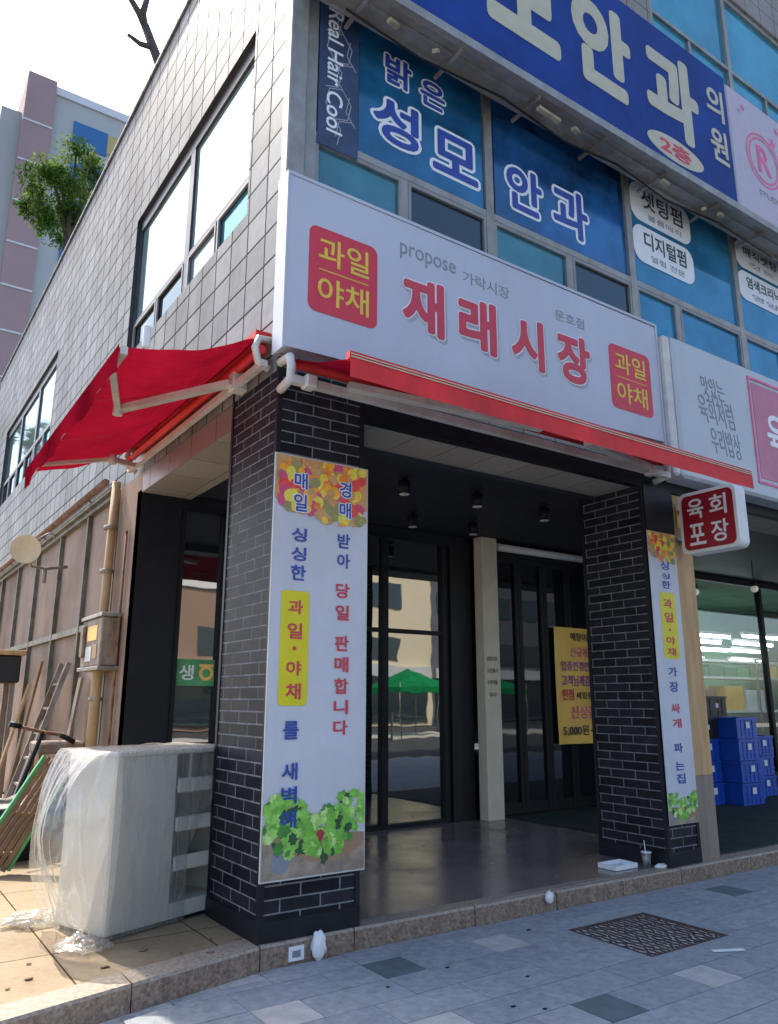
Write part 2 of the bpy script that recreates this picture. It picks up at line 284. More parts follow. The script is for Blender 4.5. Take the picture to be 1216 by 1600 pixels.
# ---------------------------------------------------------------- builders
class MB:
    def __init__(s): s.v = []; s.f = []; s.m = []; s.sm = []
    def face(s, pts, mi=0, smooth=False):
        i = len(s.v); s.v += [tuple(p) for p in pts]; s.f.append(tuple(range(i, i+len(pts)))); s.m.append(mi); s.sm.append(smooth)
    def box(s, a, b, mi=0, bev=0.):
        (x0, y0, z0), (x1, y1, z1) = [tuple(map(min, zip(a, b))), tuple(map(max, zip(a, b)))]
        i = len(s.v)
        if bev <= 0:
            s.v += [(x0,y0,z0),(x1,y0,z0),(x1,y1,z0),(x0,y1,z0),(x0,y0,z1),(x1,y0,z1),(x1,y1,z1),(x0,y1,z1)]
            for f in ((0,3,2,1),(4,5,6,7),(0,1,5,4),(1,2,6,5),(2,3,7,6),(3,0,4,7)):
                s.f.append(tuple(i+k for k in f)); s.m.append(mi); s.sm.append(False)
            return s
        e = min(bev, (x1-x0)/2.01, (y1-y0)/2.01, (z1-z0)/2.01)
        cs = {}
        for cx in (0, 1):
            for cy in (0, 1):
                for cz in (0, 1):
                    X, Y, Z = (x0, x1)[cx], (y0, y1)[cy], (z0, z1)[cz]
                    dx, dy, dz = (e, -e)[cx], (e, -e)[cy], (e, -e)[cz]
                    j = len(s.v); s.v += [(X, Y+dy, Z+dz), (X+dx, Y, Z+dz), (X+dx, Y+dy, Z)]
                    cs[cx, cy, cz] = j
                    t = (j, j+1, j+2); s.f.append(t if (cx+cy+cz) % 2 else t[::-1]); s.m.append(mi); s.sm.append(False)
        def q(a_, b_, c_, d_): s.f.append((a_, b_, c_, d_)); s.m.append(mi); s.sm.append(False)
        for k in (0, 1):
            for ax in range(3):
                o = [x for x in range(3) if x != ax]
                ks = []
                for (p, r_) in ((0,0),(1,0),(1,1),(0,1)):
                    key = [0,0,0]; key[ax] = k; key[o[0]] = p; key[o[1]] = r_
                    ks.append(cs[tuple(key)]+ax)
                if (k == 0) ^ (ax == 1): ks = ks[::-1]
                q(*ks)
        for ax in range(3):
            o = [x for x in range(3) if x != ax]
            for p in (0, 1):
                for r_ in (0, 1):
                    k0 = [0,0,0]; k1 = [0,0,0]; k1[ax] = 1
                    k0[o[0]] = k1[o[0]] = p; k0[o[1]] = k1[o[1]] = r_
                    A, B = cs[tuple(k0)], cs[tuple(k1)]
                    q(A+o[0], B+o[0], B+o[1], A+o[1])
        return s
    def tube(s, pts, rad, n=8, mi=0, smooth=True, cap=True):
        pts = [Vector(p) for p in pts]
        if not isinstance(rad, (list, tuple)): rad = [rad]*len(pts)
        up = None; rings = []
        for k, p in enumerate(pts):
            d = (pts[min(k+1, len(pts)-1)]-pts[max(k-1, 0)]).normalized()
            if up is None: up = Vector((0, 0, 1)) if abs(d.z) < .9 else Vector((1, 0, 0))
            a = d.cross(up).normalized(); b = a.cross(d).normalized(); up = b
            i = len(s.v); rings.append(i)
            for j in range(n):
                t = 2*math.pi*j/n; s.v.append(tuple(p+(a*math.cos(t)+b*math.sin(t))*rad[k]))
        for k in range(len(pts)-1):
            for j in range(n):
                s.f.append((rings[k]+j, rings[k]+(j+1) % n, rings[k+1]+(j+1) % n, rings[k+1]+j)); s.m.append(mi); s.sm.append(smooth)
        if cap:
            s.f.append(tuple(rings[0]+j for j in range(n))[::-1]); s.f.append(tuple(rings[-1]+j for j in range(n)))
            s.m += [mi, mi]; s.sm += [False, False]
        return s
    def bar(s, a, b, w_, h_, mi=0, up=(0, 0, 1)):
        a, b = Vector(a), Vector(b); d = (b-a).normalized(); sx = d.cross(Vector(up)).normalized(); sz = sx.cross(d)
        i = len(s.v)
        for p in (a, b):
            for (p1, p2) in ((-1,-1),(1,-1),(1,1),(-1,1)): s.v.append(tuple(p+sx*w_/2*p1+sz*h_/2*p2))
        for f in ((0,1,2,3),(7,6,5,4),(0,4,5,1),(1,5,6,2),(2,6,7,3),(3,7,4,0)): s.f.append(tuple(i+k for k in f)); s.m.append(mi); s.sm.append(False)
        return s
    def grid(s, fn, nu, nv, mi=0, smooth=True):
        i = len(s.v)
        for a in range(nu+1):
            for b in range(nv+1): s.v.append(tuple(fn(a/nu, b/nv)))
        for a in range(nu):
            for b in range(nv):
                q = i+a*(nv+1)+b; s.f.append((q, q+nv+1, q+nv+2, q+1)); s.m.append(mi); s.sm.append(smooth)
        return s
    def blob(s, c, r, sc=(1, 1, 1), amp=.15, fr=3., nu=18, nv=12, mi=0, seed=0):
        c = Vector(c)
        def fn(u, v_):
            th = u*2*math.pi; ph = v_*math.pi
            d = Vector((math.cos(th)*math.sin(ph), math.sin(th)*math.sin(ph), math.cos(ph)))
            rr = r*(1+amp*noise.noise(d*fr+Vector((seed, seed*2, 0))))
            return c+Vector((d.x*sc[0], d.y*sc[1], d.z*sc[2]))*rr
        return s.grid(fn, nu, nv, mi)
    def build(s, name, mats, parent=None, local=False, off=None):
        if not isinstance(mats, (list, tuple)): mats = [mats]
        o3 = Vector((0, 0, 0))
        if parent is not None and not local:
            p = parent
            while p.parent: p = p.parent
            o3 = Vector(p.location)
        if off is not None: o3 = Vector(off)
        me = bpy.data.meshes.new(name)
        me.from_pydata([tuple(Vector(v_)-o3) for v_ in s.v], [], s.f)
        for mt in mats: me.materials.append(M[mt] if isinstance(mt, str) else mt)
        me.polygons.foreach_set('material_index', s.m); me.polygons.foreach_set('use_smooth', s.sm)
        uv = me.uv_layers.new(name='uv')
        me.update()
        for p in me.polygons:
            nn = [abs(c) for c in p.normal]; k = nn.index(max(nn))
            for li in p.loop_indices:
                c = s.v[me.loops[li].vertex_index]
                uv.data[li].uv = (c[1], c[2]) if k == 0 else ((c[0], c[2]) if k == 1 else (c[0], c[1]))
        o = bpy.data.objects.new(name, me); COL.objects.link(o)
        if parent is not None: o.parent = parent
        elif off is not None: o.location = off
        return o
def tag(o, label=None, cat=None, group=None, kind=None):
    if label: o['label'] = label
    if cat: o['category'] = cat
    if group: o['group'] = group
    if kind: o['kind'] = kind
    return o
def thing(name, loc, label, cat, group=None, rz=0):
    o = bpy.data.objects.new(name, None); COL.objects.link(o); o.location = loc; o.rotation_euler = (0, 0, rz); o.empty_display_size = .2
    return tag(o, label, cat, group)
def copy_tree(o, parent=None):
    c = o.copy(); COL.objects.link(c)
    if parent is not None: c.parent = parent
    for ch in list(o.children): copy_tree(ch, c)
    return c
def box(name, a, b, mat, parent=None, bev=0., **k): return MB().box(a, b, 0, bev).build(name, mat, parent, **k)

# text: fitted to a box on a plane.  frame 'F' faces -Y (u=+X), 'S' faces -X (u=-Y)
def text_mesh(txt, offset=0., ls=1.0, align='CENTER', ex=.0):
    cu = bpy.data.curves.new('t', 'FONT'); cu.body = txt; cu.size = 1; cu.offset = offset; cu.align_x = align
    cu.space_line = ls; cu.resolution_u = 4; cu.extrude = ex
    ob = bpy.data.objects.new('t', cu); COL.objects.link(ob)
    dg = bpy.context.evaluated_depsgraph_get(); me = bpy.data.meshes.new_from_object(ob.evaluated_get(dg))
    bpy.data.objects.remove(ob); bpy.data.curves.remove(cu)
    return me
def text(name, txt, mat, parent, plane, d, u0, u1, z0, z1, offset=.02, ls=1.0, align='CENTER', th=.004, ref=None, rot=False, shear=0.):
    """lettering fitted to a box; a heavier weight comes from thin layers of the same letter a little aside"""
    me = text_mesh(txt, 0, ls, align, 0)
    vs = [v_.co.copy() for v_ in me.vertices]
    if rot: vs = [Vector((v_.y, -v_.x, 0)) for v_ in vs]
    own = (min(v_.x for v_ in vs), max(v_.x for v_ in vs), min(v_.y for v_ in vs), max(v_.y for v_ in vs))
    e = max(offset, 0)
    bb = ref if ref is not None else (own[0]-e, own[1]+e, own[2]-e, own[3]+e)
    fs = [list(p.vertices) for p in me.polygons]
    bpy.data.meshes.remove(me)
    mb = MB()
    def mp(x, y, dd):
        a = (x-bb[0])/(bb[1]-bb[0]); b = (y-bb[2])/(bb[3]-bb[2]); u = u0+(u1-u0)*(a+shear*b); z = z0+(z1-z0)*b
        return (u, dd, z) if plane == 'F' else (dd, u, z)
    from collections import Counter
    ed = Counter()
    for f in fs:
        for k in range(len(f)): ed[tuple(sorted((f[k], f[(k+1) % len(f)])))] += 1
    sh = [(0, 0)]
    if offset > .008:
        n = (8 if offset < .03 else 16) if offset < .06 else 20
        sh += [(offset*math.cos(2*math.pi*k/n+.39), offset*math.sin(2*math.pi*k/n+.39)) for k in range(n)]
    L = len(sh)
    for i, (dx, dy) in enumerate(sh):
        base = len(mb.v); n = len(vs); fd = d-th+.00006*i*(1 if th > .0015 else .6)
        mb.v += [mp(v_.x+dx, v_.y+dy, fd) for v_ in vs]
        if i == 0 or th > .0025: mb.v += [mp(v_.x+dx, v_.y+dy, d) for v_ in vs]
        for f in fs:
            mb.f.append(tuple(base+q for q in f)); mb.m.append(0); mb.sm.append(False)
            if i == 0 or th > .0025:
                for k in range(len(f)):
                    a, b = f[k], f[(k+1) % len(f)]
                    if ed[tuple(sorted((a, b)))] == 1: mb.f.append((base+b, base+a, base+a+n, base+b+n)); mb.m.append(0); mb.sm.append(False)
    return mb.build(name, mat, parent), bb
def rrect(mb, plane, d, u0, u1, z0, z1, r, th, mi=0, seg=6):
    """rounded slab in plane, front face at d, thickness th behind it (+axis)"""
    pts = []
    for cx, cz, a0 in ((u1-r, z1-r, 0), (u0+r, z1-r, 90), (u0+r, z0+r, 180), (u1-r, z0+r, 270)):
        for k in range(seg+1):
            t = R(a0+90*k/seg); pts.append((cx+r*math.cos(t), cz+r*math.sin(t)))
    mk = (lambda u, z, dd: (u, dd, z)) if plane == 'F' else (lambda u, z, dd: (dd, u, z))
    n = len(pts)
    fr = [mk(u, z, d) for u, z in pts]; bk = [mk(u, z, d+th) for u, z in pts]
    if plane == 'F': mb.face(fr[::-1], mi); 
    else: mb.face(fr, mi)
    mb.face(bk, mi)
    for k in range(n): mb.face([fr[k], fr[(k+1) % n], bk[(k+1) % n], bk[k]], mi)
    return mb
def vcol(name, rows, mat, parent, d, x0, x1, offset=.025, plane='F', outline=None):
    """vertical column of characters: rows = [(char, ztop, zbottom)]; one mesh"""
    objs = []
    for ch, zt, zb in rows:
        if outline:
            o_, bb = text(name, ch, mat, parent, plane, d-.002, x0, x1, zb, zt, offset, th=.001)
            objs.append(text('outline', ch, outline, parent, plane, d, x0, x1, zb, zt, offset+.05, ref=bb, th=.001)[0]); objs.append(o_)
        elif ch == '·': xm = (x0+x1)/2; hw = (zt-zb)*.5; objs.append(text(name, ch, mat, parent, plane, d, xm-hw, xm+hw, zb, zt, offset, th=.001)[0])
        else: objs.append(text(name, ch, mat, parent, plane, d, x0, x1, zb, zt, offset, th=.001)[0])
    return join(objs, name)
def join(objs, name):
    mats = []; mb = MB()
    for o in objs:
        base = len(mb.v); mb.v += [tuple(v_.co) for v_ in o.data.vertices]
        mt = o.data.materials[0]
        if mt not in mats: mats.append(mt)
        mi = mats.index(mt)
        for p in o.data.polygons: mb.f.append(tuple(base+q for q in p.vertices)); mb.m.append(mi); mb.sm.append(p.use_smooth)
    par = objs[0].parent
    for o in objs:
        me = o.data; bpy.data.objects.remove(o); bpy.data.meshes.remove(me)
    return mb.build(name, mats, par, local=True)

def wall(mb, plane, d, u0, u1, z0, z1, holes, depth, mi=0, rmi=None):
    """flat wall with rectangular openings and reveals going to d+depth"""
    us = sorted(set([u0, u1]+[h[0] for h in holes]+[h[1] for h in holes])); zs = sorted(set([z0, z1]+[h[2] for h in holes]+[h[3] for h in holes]))
    mk = (lambda u, z, dd=d: (u, dd, z)) if plane == 'F' else (lambda u, z, dd=d: (dd, u, z))
    for a, b in zip(us, us[1:]):
        if a < u0 or b > u1: continue
        for c, e in zip(zs, zs[1:]):
            if c < z0 or e > z1: continue
            cu, cz = (a+b)/2, (c+e)/2
            if any(h[0] < cu < h[1] and h[2] < cz < h[3] for h in holes): continue
            p = [mk(a, c), mk(b, c), mk(b, e), mk(a, e)]
            mb.face(p if plane == 'F' else p[::-1], mi)
    rmi = mi if rmi is None else rmi
    for h in holes:
        D = d+depth
        mb.face([mk(h[0], h[2]), mk(h[0], h[2], D), mk(h[0], h[3], D), mk(h[0], h[3])], rmi)
        mb.face([mk(h[1], h[2]), mk(h[1], h[3]), mk(h[1], h[3], D), mk(h[1], h[2], D)], rmi)
        mb.face([mk(h[0], h[3]), mk(h[0], h[3], D), mk(h[1], h[3], D), mk(h[1], h[3])], rmi)
        mb.face([mk(h[0], h[2]), mk(h[1], h[2]), mk(h[1], h[2], D), mk(h[0], h[2], D)], rmi)

def lin_i(a, b, t): return a+(b-a)*t
exec_order = []
#================================================================ GROUND
GZ = -.13
# road reaching the horizon
g = MB(); g.face([(-700, -900, GZ-.05), (900, -900, GZ-.05), (900, 700, GZ-.05), (-700, 700, GZ-.05)])
tag(g.build('ground', 'asph'), kind='structure')
g = MB(); g.face([(-60, -7.5, GZ-.01), (60, -7.5, GZ-.01), (60, .3, GZ-.01), (-60, .3, GZ-.01)]); g.face([(-60, -7.5, GZ-.01), (60, -7.5, GZ-.01), (60, -7.5, GZ-.12), (-60, -7.5, GZ-.12)])
tag(g.build('pavement_bed', 'gravel'), kind='structure')
# kerb line (front edge of terrace and porch)
KL = [(-9, -2.25), (-1.52, -.40), (0, -.045), (.7, -.03), (2.6, -.055), (4.2, -.075), (20, -.24)]
def ky(x):
    for (a, b), (c, e) in zip(KL, KL[1:]):
        if a <= x <= c: return b+(e-b)*(x-a)/(c-a)
    return -.2
pv = MB(); s = .3; lights = {(2, -5), (5, -2), (-2, -3), (0, -5), (9, -4), (11, -2), (-5, -6), (-7, -4), (14, -3), (7, -7), (3, -9), (12, -6)}; darks = {(2, -2), (4, -6), (13, -3), (8, -8), (-3, -7), (17, -4), (10, -10)}
spec = {(.83, -.48): 5, (1.74, -.42): 4, (4.22, -.55): 5, (2.19, -1.54): 4, (1.31, -1.75): 5, (-.12, -.78): 4, (.56, -1.30): 4, (4.0, -1.7): 4, (3.4, -2.3): 5, (-1.6, -1.5): 4, (6.3, -1.1): 4, (7.5, -.7): 5}
sp = {(math.floor((x+.02)/s), math.floor(y/s)): k for (x, y), k in spec.items()}
cover = (2.24, 3.10, -1.24, -.50)
for j in range(-24, 1):
    i = -60
    while i < 90:
        wd = 2 if ((i//2+j) % 2 == 0) else 2
        if j % 2 == 0 and i == -60: i += 1
        cells = [(i, j), (i+1, j)]
        ss = [sp.get(c) for c in cells]
        segs = [(i, i+1, ss[0]), (i+1, i+2, ss[1])] if any(ss) else [(i, i+2, None)]
        for a, b, k in segs:
            x0, x1, y0, y1 = a*s+.003-.02, b*s-.003-.02, j*s+.004, (j+1)*s-.004
            lim = min(ky(x0), ky(x1))-.012
            if x0 > -9 and y0 > lim: continue
            y1 = min(y1, lim) if x0 > -9 else y1
            if y1-y0 < .01: continue
            mi = k if k is not None else random.choice([0, 0, 1, 2, 3, 0, 1, 3])
            if x1 > cover[0] and x0 < cover[1] and y1 > cover[2] and y0 < cover[3]:
                for (p, q, r_, t) in ((x0, min(x1, cover[0]), y0, y1), (max(x0, cover[1]), x1, y0, y1), (max(x0, cover[0]), min(x1, cover[1]), y0, min(y1, cover[2])), (max(x0, cover[0]), min(x1, cover[1]), max(y0, cover[3]), y1)):
                    if q-p > .01 and t-r_ > .01: pv.box((p, r_, GZ-.008), (q, t, GZ), mi)
                continue
            tl = random.uniform(-.0012, .0012)
            pv.box((x0, y0, GZ-.008), (x1, y1, GZ+tl), mi)
        i += 2
tag(pv.build('pavement', ['pav0', 'pav1', 'pav2', 'pav3', 'pavL', 'pavD']), kind='structure')
# road surface and far pavement
g = MB(); g.box((-80, -22, GZ-.2), (80, -18, GZ)); tag(g.build('far_pavement', 'gravel'), kind='structure')
g = MB(); g.box((-60, -7.68, GZ-.15), (60, -7.52, GZ+.0)); tag(g.build('road_kerb', 'kerbtop'), kind='structure')
# kerb stones
kb = MB()
xs = [-9, -7.8, -6.6, -5.4, -4.2, -3.0, -1.9, -.85, 0, .7, 1.75, 2.6, 3.4, 4.2, 5.3, 6.4, 7.6, 8.8, 10, 11.5, 13, 14.5, 16, 17.5, 19, 20]
for a, b in zip(xs, xs[1:]):
    g0, g1 = a+.004, b-.004
    hz = random.uniform(-.002, .002)
    fr0, fr1 = ky(g0), ky(g1); W = .16 if a >= 0 else .22
    if a < 0 < b+.01: pass
    P = [(g0, fr0, GZ-.06), (g1, fr1, GZ-.06), (g1, fr1+W, GZ-.06), (g0, fr0+W, GZ-.06)]
    T = [(g0, fr0+.012, .003+hz), (g1, fr1+.012, .003+hz), (g1, fr1+W, .003+hz), (g0, fr0+W, .003+hz)]
    Q = [(g0, fr0, -.012+hz), (g1, fr1, -.012+hz)]
    kb.face([P[0], P[1], Q[1], Q[0]]); kb.face([Q[0], Q[1], T[1], T[0]], 1); kb.face(T, 1)
    kb.face([P[0], Q[0], T[0], T[3], P[3]]); kb.face([P[1], P[2], T[2], T[1], Q[1]])
tag(kb.build('kerb', ['kerb', 'kerbtop']), kind='structure')
# porch floor and terrace
g = MB(); g.face([(0, 0, 0), (20, -.08, 0), (20, 3.4, 0), (0, 3.4, 0)])
tag(g.build('porch_floor', 'floor'), kind='structure')
g = MB(); g.face([(-9, -2.1, -.001), (-1.52, -.25, -.001), (0, .1, -.001), (0, 30, -.001), (-9, 30, -.001)]); g.face([(-9, -2.1, 0), (-9, 30, 0), (-9, 30, -.25), (-9, -2.1, -.25)])
tag(g.build('terrace', 'terr'), kind='structure')
g = MB(); g.box((5.05, .12, .002), (19.5, 3.2, .012)); gm = g.build('floor_mat', 'gmat', off=(5.05, .12, 0)); tag(gm, 'dark green mat covering the floor of the shop front at the right', 'mat')

#================================================================ MAIN BUILDING
B = thing('commercial_building', (0, 0, 0), 'corner commercial building with pale stone tiled side wall and a black brick shop porch', 'building')
sw = MB(); SH = [(.77, 4.42, 5.65, 7.62), (9.1, 14.6, 5.75, 7.65)]
wall(sw, 'S', 0, 0, 17, 3.9, 9.8, SH, .16, 0, 3)
wall(sw, 'S', 0, .85, 3.25, 3.67, 3.9, [], .16, 1)
sw.face([(0, 3.25, 3.9), (0, 4.12, 3.9), (0, 4.12, 0), (0, 3.25, 0)], 2)
sw.box((-.035, 0, 9.8), (.3, 17, 9.86), 0)
sw.build('side_wall', ['stone', 'pinkstone', 'panelw', 'alud'], B)
# lower wall: board panels in a steel frame
lw = MB()
ysp = [4.12, 5.55, 7.15, 8.9, 10.6, 12.4, 14.4, 16.9]
for a, b in zip(ysp, ysp[1:]):
    for z0, z1 in ((0.0, 2.32), (2.40, 3.86)):
        lw.box((.05, a+.03, z0), (.08, b-.03, z1))
lw.build('board_panels', 'panelw', B)
fr = MB()
for y in ysp: fr.box((-.01, y-.03, 0), (.06, y+.03, 3.88))
fr.box((-.005, 4.15, 2.32), (.055, 16.9, 2.40)); fr.box((-.02, 4.12, 3.84), (.058, 17, 3.90)); fr.box((-.07, 4.3, 3.90), (-.002, 17, 3.96))
fr.build('panel_frame', 'frame', B)
# side windows
def side_window(y0, y1, z0, z1, mull, zt):
    f = MB()
    d0, d1 = .05, .11
    f.box((d0, y0, z0), (d1, y0+.06, z1)); f.box((d0, y1-.06, z0), (d1, y1, z1)); f.box((d0, y0+.06, z1-.16), (d1, y1-.06, z1)); f.box((d0, y0+.06, z0), (d1, y1-.06, z0+.05))
    f.box((d0+.004, y0+.06, zt-.03), (d1-.004, y1-.06, zt+.03))
    for mm in mull: f.box((d0+.002, mm-.07, z0+.05), (d1-.002, mm+.07, z1-.16), 0)
    for k, (a, b) in enumerate(zip([y0+.06]+[x+.07 for x in mull], [x-.07 for x in mull]+[y1-.06])):
        mid = (a+b)/2; f.box((d0+.008, mid-.02, z0+.05), (d1-.008, mid+.02, zt-.03), 1)
        for (p, q) in ((a, mid-.02), (mid+.02, b)):
            f.box((d0-.004, p, z0+.05), (d0+.02, p+.03, zt-.03), 1); f.box((d0-.004, q-.03, z0+.05), (d0+.02, q, zt-.03), 1)
            f.box((d0-.004, p+.03, z0+.05), (d0+.02, q-.03, z0+.075), 1); f.box((d0-.004, p+.03, zt-.055), (d0+.02, q-.03, zt-.03), 1)
    fo = f.build('window_frame', ['alud', 'grayf'], B)
    gl = MB()
    for k, (a, b) in enumerate(zip([y0+.06]+[x+.07 for x in mull], [x-.07 for x in mull]+[y1-.06])):
        g_ = MB(); g_.box((d0+.03, a, zt+.03), (d0+.036, b, z1-.16)); g_.build('upper_pane', 'wgl', fo)
        mid = (a+b)/2
        for q, (p0, p1) in enumerate(((a, mid-.02), (mid+.02, b))):
            g_ = MB(); g_.box((d0+.03, p0, z0+.05), (d0+.036, p1, zt-.03)); g_.build('lower_pane', 'wgl' if (k == 0 and q == 1) else ('teal' if k == 0 else 'wgd'), fo)
side_window(.77, 4.42, 5.65, 7.62, [2.5], 6.12)
side_window(9.1, 14.6, 5.75, 7.65, [10.9, 12.8], 6.35)
# front upper wall
fw = MB()
wall(fw, 'F', .1, .16, 20, 5.3, 7.62, [(.16, 20, 5.3, 7.62)], .02)
wall(fw, 'F', 0.0, .0, 3.0, 7.62, 9.8, [], .1)
wall(fw, 'F', 0.0, 3.0, 20, 7.62, 13.5, [(5.1, 19.9, 9.75, 11.68)], .16)
wall(fw, 'F', .02, .76, 20, 3.86, 5.3, [], .1)
fw.face([(3, 0, 9.8), (3, 0, 13.5), (3, 6, 13.5), (3, 6, 9.8)])
fw.build('front_wall', 'stonef', B)
box('corner_trim', (-.012, -.02, 4.0), (.15, .1, 9.8), 'alu', B, .01)
rf = MB(); rf.face([(0, 0, 9.8), (20, 0, 9.8), (20, 17, 9.8), (0, 17, 9.8)]); rf.face([(3, 0, 13.5), (20, 0, 13.5), (20, 6, 13.5), (3, 6, 13.5)])
rf.face([(3, 6, 9.8), (20, 6, 9.8), (20, 6, 13.5), (3, 6, 13.5)]); rf.face([(0, 17, 0), (20, 17, 0), (20, 17, 9.8), (0, 17, 9.8)]); rf.face([(20, 0, 0), (20, 17, 0), (20, 17, 9.8), (20, 0, 9.8)]); rf.face([(20, 0, 9.8), (20, 6, 9.8), (20, 6, 13.5), (20, 0, 13.5)])
rf.build('roof', 'roof', B)
# front windows, second floor
f = MB(); Y0, Y1 = .035, .10
XM = [.22, 2.21, 4.36, 6.5, 8.7, 10.9, 13.1, 15.3, 17.5, 19.7]
MID = [1.19, 3.33, 5.16, 7.45, 9.8, 12.0, 14.2, 16.4, 18.6]
for x in XM: f.box((x-.05, Y0, 5.3), (x+.05, Y1, 7.62))
f.box((.27, Y0+.004, 6.06), (19.9, Y1-.004, 6.13)); f.box((.27, Y0+.004, 7.52), (19.9, Y1-.004, 7.618))
for x in MID: f.box((x-.035, Y0+.008, 5.3), (x+.035, Y1-.008, 6.06))
fo = f.build('window_frame', 'alu', B)
for k, (a, b) in enumerate(zip(XM, XM[1:])):
    g_ = MB(); g_.box((a+.05, .07, 6.13), (b-.05, .076, 7.52)); g_.build('upper_pane', (['deco', 'deco2']+['blue2']*9)[k], fo)
    mi = MID[k]
    for q, (p0, p1) in enumerate(((a+.05, mi-.035), (mi+.035, b-.05))):
        g_ = MB(); g_.box((p0, .07, 5.3), (p1, .076, 6.06)); g_.build('lower_pane', ['teal', 'wgd', 'teal', 'wgd', 'blue2', 'blue2', 'blue2', 'teal', 'teal', 'wgd', 'teal', 'teal', 'wgd', 'teal', 'teal', 'teal', 'teal', 'teal'][2*k+q], fo)
        s_ = MB(); s_.box((p0+.002, .04, 5.34), (p0+.035, .068, 6.056)); s_.box((p1-.035, .04, 5.34), (p1-.002, .068, 6.056)); s_.box((p0+.035, .04, 6.015), (p1-.035, .068, 6.056)); s_.build('sash', 'grayf', fo)
# third floor windows
f = MB(); f.box((5.1, .03, 9.75), (19.9, .1, 9.83)); f.box((5.1, .03, 11.6), (19.9, .1, 11.68)); f.box((5.1, .034, 10.30), (19.9, .096, 10.36))
for x in (5.14, 6.95, 8.9, 10.9, 12.9, 15, 17.5, 19.8): f.box((x-.045, .025, 9.83), (x+.045, .098, 11.6))
for x in (6.0, 7.9, 9.9): f.box((x-.03, .04, 9.83), (x+.03, .094, 10.30))
fo3 = f.build('window_frame', 'alu', B)
for a, b in zip((5.18, 6.99, 8.94, 10.94, 12.95, 15.05, 17.55), (6.9, 8.85, 10.85, 12.85, 14.95, 17.45, 19.75)):
    MB().box((a, .07, 9.83), (b, .076, 11.6)).build('pane', 'sky3', fo3)
# beams, soffits, ceiling
box('front_beam', (.75, .0, 3.66), (19.99, .10, 3.86), 'black', B)
s_ = MB(); s_.box((.75, .10, 3.66), (19.99, .58, 3.70)); s_.box((.002, .85, 3.668), (.55, 3.25, 3.70)); s_.build('soffit', 'soffit', B)
c_ = MB(); c_.face([(.0, .0, 3.71), (20, .0, 3.71), (20, 3.4, 3.71), (0, 3.4, 3.71)][::-1]); c_.box((.55, .58, 3.62), (4.1, .60, 3.70)); c_.build('porch_ceiling', 'dceil', B)
# pillars
def pillar(x0, x1, y0, y1, zt):
    o = box('brick_pillar', (x0+.004, y0+.004, .10), (x1-.004, y1-.004, zt), 'brick', B)
    box('skirting', (x0-.008, y0-.008, 0.0), (x1+.008, y1+.008, .13), 'black', o, .004)
    t = MB()
    for x in (x0, x1):
        for y in (y0, y1):
            t.box((x-(.004 if x == x0 else .034), y-(.004 if y == y0 else .034), .13), (x+(.034 if x == x0 else .004), y+(.034 if y == y0 else .004), zt-.001))
    t.build('corner_trim', 'black', o)
pillar(0, .75, 0, .85, 4.0)
pillar(4.12, 4.60, -.02, .80, 3.66)
box('pillar_head', (4.14, -.035, 3.19), (4.61, .0, 3.66), 'black', B)
# rear wall of porch: dark panels, window, doors
rw = MB()
rw.box((.0, 3.25, 0), (.46, 3.40, 3.70)); rw.box((1.22, 3.25, 0), (2.82, 3.40, 3.70)); rw.box((.46, 3.25, 3.56), (1.22, 3.40, 3.70)); rw.box((.46, 3.25, 0), (1.22, 3.40, 1.02))
rw.box((2.82, 3.25, 3.58), (7.0, 3.40, 3.70)); rw.box((4.13, 3.25, 0), (4.60, 3.40, 3.58)); rw.box((6.98, 3.25, 0), (7.6, 3.4, 3.7)); rw.box((7.3, 2.2, 0), (7.4, 3.25, 3.7))
rw.box((4.20, 3.21, .0), (4.34, 3.25, 3.55))
rw.build('rear_wall', 'black', B)
f = MB(); f.box((.46, 3.22, 1.02), (.50, 3.30, 3.56)); f.box((.93, 3.22, 1.02), (.97, 3.30, 3.56)); f.box((1.18, 3.22, 1.02), (1.22, 3.30, 3.56)); f.box((.50, 3.22, 1.02), (1.18, 3.30, 1.06)); f.box((.50, 3.22, 3.52), (1.18, 3.30, 3.56))
fo = f.build('window_frame', 'blackm', B); MB().box((.50, 3.27, 1.06), (1.18, 3.275, 3.52)).build('pane', 'door', fo)
# glass door
f = MB()
f.box((2.82, 3.22, 0), (2.86, 3.32, 3.58)); f.box((3.11, 3.22, 0), (3.20, 3.32, 3.58)); f.box((4.07, 3.22, 0), (4.13, 3.32, 3.58)); f.box((2.86, 3.225, 3.54), (3.11, 3.315, 3.58)); f.box((3.20, 3.225, 3.54), (4.07, 3.315, 3.58))
f.box((2.86, 3.225, 2.33), (3.11, 3.315, 2.38)); f.box((3.20, 3.225, 2.33), (4.07, 3.315, 2.38)); f.box((2.86, 3.225, 0), (3.11, 3.315, .06)); f.box((3.20, 3.225, 0.0), (4.07, 3.315, .05))
fo = f.build('glass_door', 'blackm', B)
for a, b, c, d in ((2.86, 3.11, .06, 2.33), (2.86, 3.11, 2.38, 3.54), (3.20, 4.07, .05, 2.33), (3.20, 4.07, 2.38, 3.54)): MB().box((a, 3.27, c), (b, 3.275, d)).build('pane', 'door', fo)
MB().box((3.215, 3.17, 1.0), (3.235, 3.19, 1.35)).box((3.218, 3.19, 1.03), (3.232, 3.225, 1.05)).box((3.218, 3.19, 1.30), (3.232, 3.225, 1.32)).build('handle', 'steel', fo)
